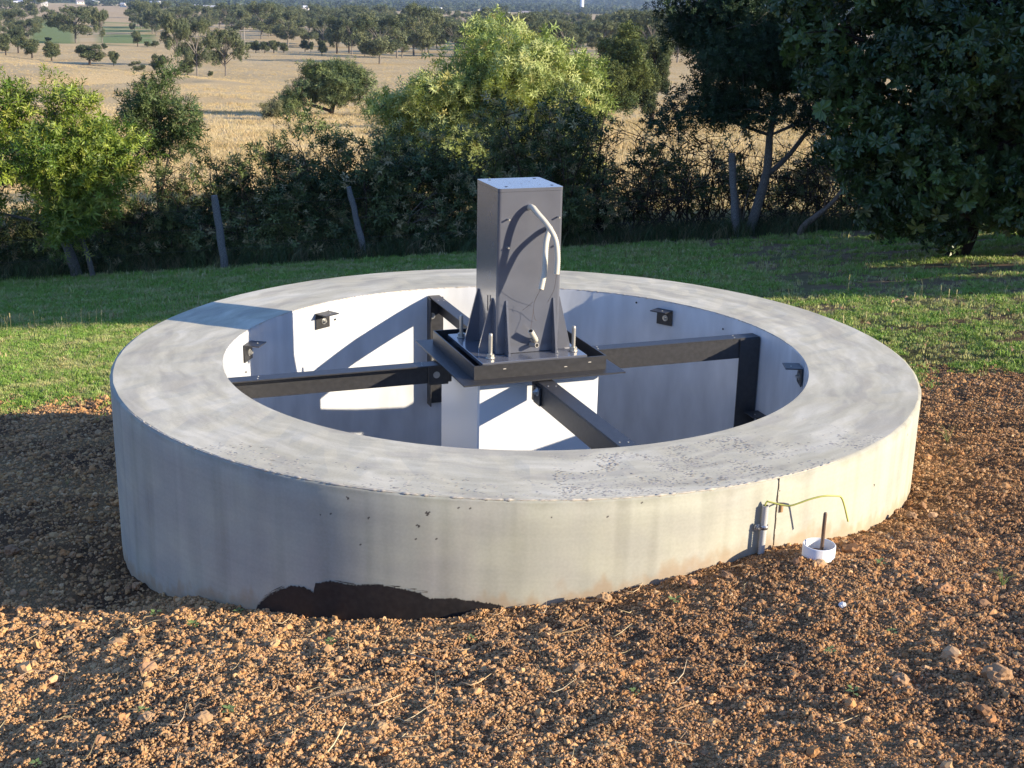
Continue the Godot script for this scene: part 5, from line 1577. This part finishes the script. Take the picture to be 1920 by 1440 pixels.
func valley() -> void:
	var protos := {"g": [gum(901, 1.0), gum(902, 1.1), gum(903, 0.9), gum(904, 1.05)], "r": [round_tree(911), round_tree(912), round_tree(913)]}
	protos["b"] = protos["r"]
	protos["l"] = [gum(905, 1.1)]
	protos["t"] = [gum(906, 0.8)]
	var spec := [
		[-103.8,-261.7,4.6,3.8,"r","round dark tree at the left border of the creek line"],
		[-105.9,-274.1,5.6,5.0,"r","second round dark tree of the creek line from the left border"],
		[-93.0,-246.7,4.1,4.5,"r","round dark tree before the tallest left border gum"],
		[-86.1,-237.7,3.7,4.1,"r","round dark tree at the right end of the left creek clump"],
		[-75.4,-226.2,3.9,6.3,"r","broad low dark tree alone on the creek line shadow"],
		[-70.3,-223.4,3.0,2.2,"r","small egg shaped dark tree right of the broad low one"],
		[-60.7,-204.7,1.7,2.2,"l","little pale green bush on the creek line"],
		[-51.7,-184.1,3.0,2.8,"b","black green bush at the foot of the first tall gum"],
		[-95.2,-298.8,1.8,1.7,"b","tiny dark bush above the egg shaped tree"],
		[-123.8,-365.0,9.9,10.7,"g","big spreading gum before the green field"],
		[-112.0,-350.7,9.2,4.3,"g","narrow upright gum right of the big spreading gum"],
		[-96.8,-330.8,4.4,3.5,"r","round dark tree in the dry paddock edge below the green field"],
		[-93.8,-328.7,1.6,2.3,"b","small bush right of the round tree by the field edge"],
		[-92.1,-329.8,1.8,2.9,"b","low bush beside the small bush by the field edge"],
		[-131.3,-363.9,1.8,2.3,"b","dark low bush left of the big spreading gum"],
		[-163.7,-433.4,8.7,10.1,"g","grey gum at the left edge of the green field"],
		[-248.8,-680.6,13.6,11.5,"g","tall gum standing above the left field corner"],
		[-289.1,-745.6,10.2,9.3,"g","gum at the left border below the township"],
		[-311.3,-819.2,8.2,9.5,"g","second gum at the left border below the township"],
		[-151.7,-515.8,5.5,3.2,"t","thin lone tree in the middle of the green field"],
		[-198.8,-693.1,3.1,6.0,"b","small dark bush at the far field edge"],
		[-196.6,-697.4,3.4,4.2,"b","smaller dark bush next to it at the far field edge"],
		[-280.2,-976.6,4.8,3.8,"t","lone thin tree in the far tan paddock"],
		[-281.1,-1012.8,4.0,3.5,"b","lone round bush in the far tan paddock"],
		[-44.8,-177.9,7.6,4.1,"g","tall gum with a white trunk in the dry paddock"],
		[-43.4,-189.4,6.8,4.5,"g","open crowned gum with bare lower trunk, right of the white trunk gum"],
		[-59.5,-224.8,8.5,4.5,"g","tall gum left of the white trunk gum"],
		[-47.3,-182.4,2.5,3.2,"b","dark bush below the tall gum at the paddock edge"],
		[-44.8,-185.9,1.0,1.1,"b","small round bush between the two paddock gums"],
		[-62.9,-301.6,2.7,2.9,"r","first dark tree of the hedgerow right of the paddock gums"],
		[-60.3,-297.9,2.9,3.1,"r","second dark tree of that hedgerow"],
		[-57.9,-296.1,2.9,3.1,"r","middle dark tree of that hedgerow"],
		[-56.0,-297.0,3.3,3.3,"r","fourth dark tree of that hedgerow, slightly taller"],
		[-54.7,-302.5,2.5,2.6,"r","last dark tree of that hedgerow"],
		[-54.0,-328.7,3.2,3.1,"b","dark shaded bush in the paddock right of the hedgerow"],
		[-52.7,-329.8,2.9,2.0,"b","pale low bush beside the dark shaded bush"],
		[-43.8,-288.8,3.5,3.0,"r","round green tree standing forward of the dark pair"],
		[-43.1,-308.2,9.4,5.8,"r","left one of the dark pair of big trees at the wood edge"],
		[-42.2,-323.7,8.7,6.3,"r","right one of the dark pair of big trees at the wood edge"],
		[-69.2,-391.7,10.2,9.0,"g",""],
		[-84.2,-428.1,11.6,11.0,"g",""],
		[-125.5,-570.4,11.5,10.3,"g",""],
		[-98.8,-466.4,9.8,7.2,"g",""],
		[-121.6,-646.3,9.5,6.6,"g",""],
		[-98.6,-619.3,8.6,8.9,"g",""],
		[-96.4,-575.6,9.0,6.8,"g",""],
		[-132.5,-515.8,9.6,10.7,"g",""],
		[-129.7,-544.9,10.1,8.9,"g",""],
		[-151.8,-613.7,9.7,10.6,"g",""],
		[-137.3,-604.4,9.5,9.9,"g",""],
		[-115.9,-430.7,8.8,6.7,"g",""],
		[-26.7,-248.2,9.3,8.1,"g","big brownish gum right of the dark pair, over the weeping tree"],
		[-34.6,-291.5,3.5,3.0,"l","pale yellow green bush under the brownish gum"],
		[-39.3,-306.3,8.0,4.7,"g",""],
		[-27.0,-288.0,9.2,7.3,"g",""],
		[-65.7,-1040.7,5.8,5.7,"b","lone dark round bush on the far pale paddock"],
		[-51.3,-930.4,4.4,3.9,"b","small bush beside the lone round bush on the far paddock"],
		[-78.6,-967.8,6.2,4.9,"b","low bush on the far pale paddock, left of the lone round bush"],
		[-13.0,-1003.6,12.8,10.9,"r","dark pointed tree group on the far paddock near the white sheds"],
		[-40.8,-1079.2,7.3,9.9,"g",""],
		[-34.5,-1085.8,6.5,8.2,"g",""],
		[46.2,-1270.6,7.6,10.6,"g",""],
		[29.4,-430.7,7.6,6.3,"g",""],
		[-53.1,-517.4,7.3,5.5,"g",""],
		[-35.4,-338.0,6.8,5.5,"g",""],
		[-5.9,-362.8,7.9,8.1,"g",""],
		[-13.1,-508.0,8.4,6.4,"g",""],
		[6.9,-621.2,10.0,7.6,"g",""],
		[16.0,-403.9,6.4,6.7,"g",""],
		[69.0,-839.3,11.2,8.3,"g",""],
		[-0.4,-546.5,7.2,6.1,"g",""],
		[42.8,-630.8,7.7,7.5,"g",""],
		[-5.3,-407.6,6.3,5.3,"g",""],
		[36.5,-548.2,8.5,7.0,"g",""],
		[-39.2,-348.5,5.3,5.4,"g",""],
		[-11.5,-363.9,6.4,6.8,"g",""],
		[7.1,-638.5,9.7,9.3,"g",""],
		[22.3,-553.3,7.4,7.1,"g",""],
		[-37.5,-412.6,7.3,6.3,"g",""],
		[46.0,-697.4,8.9,9.0,"g",""],
		[-12.2,-426.8,7.5,8.0,"g",""],
		[52.6,-476.4,9.2,7.2,"g",""],
		[19.5,-412.6,7.0,6.5,"g",""],
		[-2.2,-369.5,6.3,5.5,"g",""],
		[-57.1,-497.2,7.9,8.3,"g",""],
		[60.4,-640.4,11.1,8.9,"g",""],
		[51.7,-723.3,9.2,7.0,"g",""],
		[34.5,-429.4,6.4,5.9,"g",""],
		[-27.9,-494.2,7.8,6.0,"g",""],
		[53.2,-658.2,9.0,6.8,"g",""],
		[-67.7,-593.5,7.5,7.9,"g",""],
		[49.3,-566.9,8.5,8.2,"g",""],
		[50.0,-626.9,10.1,8.8,"g",""],
		[8.8,-436.0,7.4,7.2,"g",""],
		[34.8,-811.7,8.0,6.3,"g",""],
		[-40.7,-613.7,6.7,5.4,"g",""],
		[8.6,-394.1,6.7,5.7,"g",""],
		[-8.9,-440.0,8.2,8.7,"g",""],
		[-12.7,-429.4,6.7,6.9,"g",""],
		[-23.6,-375.2,6.8,6.6,"g",""],
		[3.9,-598.9,8.5,6.4,"g",""],
		[-48.4,-459.3,7.2,7.3,"g",""],
		[-49.6,-448.2,7.1,6.7,"g",""],
		[26.9,-531.8,8.5,7.7,"g",""],
		[15.7,-640.4,9.0,8.7,"g",""],
		[-24.9,-346.4,7.2,7.6,"g",""],
		[-25.0,-518.9,7.0,5.3,"g",""],
		[-63.5,-572.1,9.1,7.2,"g",""],
		[-122.1,-688.9,6.8,5.4,"g",""],
		[-109.0,-608.1,7.5,6.7,"g",""],
		[-137.2,-584.5,8.5,6.8,"g",""],
		[-118.8,-693.1,7.3,6.2,"g",""],
		[-120.2,-460.7,5.4,4.3,"g",""],
		[-189.0,-695.3,7.5,6.6,"g",""],
		[-91.3,-479.4,6.8,5.6,"g",""],
		[-93.4,-494.2,5.0,5.1,"g",""],
		[-112.7,-515.8,5.8,5.5,"g",""],
		[-147.1,-727.7,9.8,10.0,"g",""],
		[-129.1,-626.9,9.1,7.9,"g",""],
		[-98.1,-648.3,7.4,6.4,"g",""],
		[-166.0,-628.8,6.9,5.2,"g",""],
		[-121.8,-615.6,6.0,4.7,"g",""],
		[-110.3,-757.0,8.6,9.2,"g",""],
		[-152.5,-593.5,8.3,6.1,"g",""],
		[-119.5,-283.5,4.8,4.1,"g",""],
		[-180.5,-455.1,8.1,8.6,"g",""],
		[-154.1,-368.4,5.2,4.7,"g",""],
		[-129.4,-334.9,4.7,4.1,"g",""],
		[-164.1,-410.1,6.8,7.0,"g",""],
		[-159.1,-392.9,5.2,4.7,"g",""],
		[-144.7,-385.7,6.1,5.9,"g",""],
		[-124.2,-313.9,4.5,4.0,"g",""]]
	var kinds := {"g": ["gum_tree", "tree"], "r": ["dark_tree", "tree"], "b": ["valley_bush", "bush"], "l": ["pale_bush", "bush"], "t": ["thin_valley_tree", "tree"]}
	rng.seed = 930
	for i in 190:
		var s := rng.randf_range(270.0, 760.0)
		var bear := rng.randf_range(-0.16, 0.13)
		if i > 140: bear = rng.randf_range(-0.29, -0.1); s = rng.randf_range(420.0, 900.0)
		if bear < -0.1 and s < 380.0: continue
		if n1.get_noise_2d(bear * 60.0, s * 0.08) < -0.22: continue
		spec.append([bear * s, 5.95 - s, rng.randf_range(7.0, 11.5), rng.randf_range(5.5, 9.0), "g", ""])
	for i in spec.size():
		var q = spec[i]
		var set_: Array = protos[q[4]]
		var o: Node3D = set_[i % set_.size()].duplicate()
		o.name = numbered(kinds[q[4]][0])
		add_child(o, true)
		o.position = Vector3(q[0], land(q[0], q[1]) - 0.1, q[1])
		o.rotation.y = rng.randf() * TAU
		var w: float = q[3] * (1.3 if q[4] == "g" else 1.1)
		o.scale = Vector3(w, q[2] / 0.98, w)
		var label: String = q[5]
		if label == "":
			var bear: float = q[0] / (5.95 - q[1])
			var far: bool = q[1] < -520.0
			label = ("broad " if q[3] > q[2] * 0.85 else "narrow ") + ("tall" if q[2] > 9.3 else "low") + " grey green gum tree, " + ("far back " if far else "nearer ") + ("above the bright tree" if bear < -0.28 else "above the slender dark tree" if bear < -0.2 else "above the broad paddock tree" if bear < -0.1 else "over the left half of the weeping tree" if bear < -0.03 else "over the right half of the weeping tree" if bear < 0.05 else "over the dense olive tree")
		tag(o, label, kinds[q[4]][1], "gum trees of the valley woodland" if q[5] == "" else "trees and bushes in the valley paddocks")
	for k in ["g", "r", "l", "t"]:
		for p in protos[k]: p.free()
	# the township
	var houses := [[-518,-1366,5.5],[-549,-1469,7.8],[-490,-1374,4.9],[-524,-1589,7.0],[-537,-1688,7.4],[-473,-1556,6.8],[-409,-1374,4.2],[-380,-1310,3.4],[-384,-1374,4.2],[-466,-1708,11.8],[-365,-1350,3.5],[-320,-1271,7.6],[-355,-1383,4.2],[-354,-1460,3.8],[-304,-1310,11.2],[-329,-1537,7.8],[-334,-1608,6.8],[-346,-1842,4.7],[-268,-1464,9.9],[-325,-1986,7.5],[-237,-1473,3.7],[-224,-1438,8.5],[-277,-1915,4.0],[-245,-1825,4.6],[-106,-1708,10.0],[-58,-1729,8.6],[-12,-1294,4.9],[5,-1362,9.1],[21,-1271,8.5],[-215,-1893,6.3],[-176,-1898,4.8]]
	var roofs := [lin(0.75, 0.76, 0.78), lin(0.6, 0.6, 0.6), lin(0.7, 0.66, 0.6), lin(0.35, 0.3, 0.28)]
	var mats := []
	for r in roofs: mats.append(mat(r, 0.5))
	var walls := mat(lin(0.72, 0.68, 0.6), 0.8)
	var glass := mat(lin(0.03, 0.04, 0.05), 0.2)
	for i in houses.size():
		var q = houses[i]
		var o := thing("far_house", ("longer" if q[2] > 7.0 else "small") + " pale house of the far township, " + ("above the bright tree" if q[0] < -480.0 else "above the slender dark tree" if q[0] < -320.0 else "above the broad paddock tree" if q[0] < -150.0 else "on the pale plain over the weeping tree"), "house", Vector3(q[0], land(q[0], q[1]), q[1]), rng.randf_range(-0.6, 0.6), "houses of the far township")
		var w: float = q[2] * 1.25
		var d: float = minf(w, 8.0) * 0.75
		var h := 2.9
		part("wall", boxmesh(Vector3(0, h / 2 - 0.3, 0), Vector3(w, h + 0.6, d), 0.05), walls, o)
		var st := begin()
		prism(st, [Vector2(-d * 0.6, h), Vector2(d * 0.6, h), Vector2(0, h + 1.7)], -w * 0.54, w * 0.54, Transform3D(Basis(Vector3.UP, PI / 2), Vector3.ZERO))
		part("roof", done(st), mats[i % 4], o)
		for k in [-0.25, 0.25]: part("window", boxmesh(Vector3(w * k, 1.6, d / 2 + 0.02), Vector3(w * 0.16, 1.1, 0.06), 0.01), glass, o)
	var silo := thing("far_tower", "white silo tower standing above the far trees", "tower", Vector3(95.0, land(95.0, -2050.0), -2050.0))
	part("drum", lathemesh([Vector2(3.0, -1.0), Vector2(3.0, 16.0), Vector2(0.3, 18.5), Vector2(0.0, 18.5)], 20), mat(lin(0.8, 0.8, 0.8), 0.5), silo)
	for q in [[-62.0, -294.0, 5.5, "pale power pole in the dry paddock"], [-205.0, -520.0, 9.0, "pale power pole in the green field"]]:
		var po := thing("power_pole", q[3], "pole", Vector3(q[0], land(q[0], q[1]), q[1]))
		part("shaft", tubemesh([Vector3(0, -0.5, 0), Vector3(0, q[2], 0)], [0.1, 0.08], 8), mat(lin(0.36, 0.32, 0.27), 0.9), po)
		part("crossarm", boxmesh(Vector3(0, q[2] - 0.6, 0), Vector3(2.2, 0.14, 0.14), 0.01), mat(lin(0.45, 0.4, 0.35), 0.9), po)
	# wooded plain and ranges, too far to tell trees apart
	rng.seed = 950
	var xf := []
	var col := []
	for i in 15000:
		var s := 1180.0 * pow(4.6, rng.randf()) 
		if i % 5 == 0: s = rng.randf_range(4300.0, 7400.0)
		var x := rng.randf_range(-0.44, 0.44) * s
		var z := 5.95 - s
		var n := n1.get_noise_2d(x * 0.02 + 70.0, z * 0.05)
		if s < 4300.0 and n < 0.02 + (0.16 if s < 1500.0 else 0.0): continue
		if s < 1420.0 and x > -330.0: continue
		var h := rng.randf_range(6.0, 12.0) * (1.0 if s < 3000.0 else 1.9)
		xf.append(Transform3D(Basis(Vector3.UP, rng.randf() * TAU).scaled_local(Vector3(h * rng.randf_range(0.9, 1.6), h, h * rng.randf_range(0.9, 1.6))), Vector3(x, land(x, z) + h * 0.35, z)))
		col.append(jit(Color(0.06, 0.08, 0.04), 0.3))
	var fo := scatter("distant_forest", puff(60, 0.16, 960, 0.9), leafy(0.7, 0.3), xf, col, self)
	tag(fo, "hazy blue green woodland round the far township and on the ranges", "forest", "", "stuff")

# ---------------------------------------------------------------- all together
func _ready() -> void:
	var cam := Camera3D.new()
	cam.name = "camera"
	add_child(cam)
	cam.position = eye
	cam.rotation = Vector3(-0.302326, 0.0, 0.0208122)
	cam.fov = 33.24
	cam.near = 0.05
	cam.far = 14000.0
	cam.current = true
	var we := WorldEnvironment.new()
	we.name = "world"
	var env := Environment.new()
	env.background_mode = Environment.BG_SKY
	var sky := Sky.new()
	var sm := ProceduralSkyMaterial.new()
	sm.sky_top_color = lin(0.06, 0.14, 0.37)
	sm.sky_horizon_color = lin(0.41, 0.58, 0.88)
	sm.sky_curve = 0.17
	sm.ground_bottom_color = lin(0.12, 0.1, 0.06)
	sm.ground_horizon_color = lin(0.32, 0.42, 0.55)
	sm.ground_curve = 0.05
	sm.sun_angle_max = 12.0
	sky.sky_material = sm
	env.sky = sky
	env.tonemap_mode = Environment.TONE_MAPPER_LINEAR
	env.tonemap_exposure = 2.05
	env.sdfgi_enabled = true
	env.ssao_enabled = true
	env.ssil_enabled = true
	env.fog_enabled = true
	env.fog_density = 0.00013
	env.fog_light_color = lin(0.55, 0.74, 1.0)
	we.environment = env
	add_child(we)
	var sun := DirectionalLight3D.new()
	sun.name = "sun"
	add_child(sun)
	sun.look_at_from_position(Vector3(cos(SUN_EL) * cos(SUN_AZ), sin(SUN_EL), cos(SUN_EL) * sin(SUN_AZ)) * 50.0, Vector3.ZERO)
	sun.light_energy = 1.5
	sun.light_color = lin(1.0, 0.87, 0.69)
	sun.light_angular_distance = 0.5
	sun.shadow_enabled = true
	n1.noise_type = FastNoiseLite.TYPE_SIMPLEX_SMOOTH
	n1.seed = 3
	n1.frequency = 0.1
	n1.fractal_octaves = 3
	n2.noise_type = FastNoiseLite.TYPE_SIMPLEX_SMOOTH
	n2.seed = 14
	n2.frequency = 0.1
	n2.fractal_octaves = 3
	rng.seed = 1
	ground()
	soil()
	concrete_ring()
	steelwork()
	earthing()
	lawn()
	paddock()
	fence()
	near_plants()
	middle_plants()
	valley()
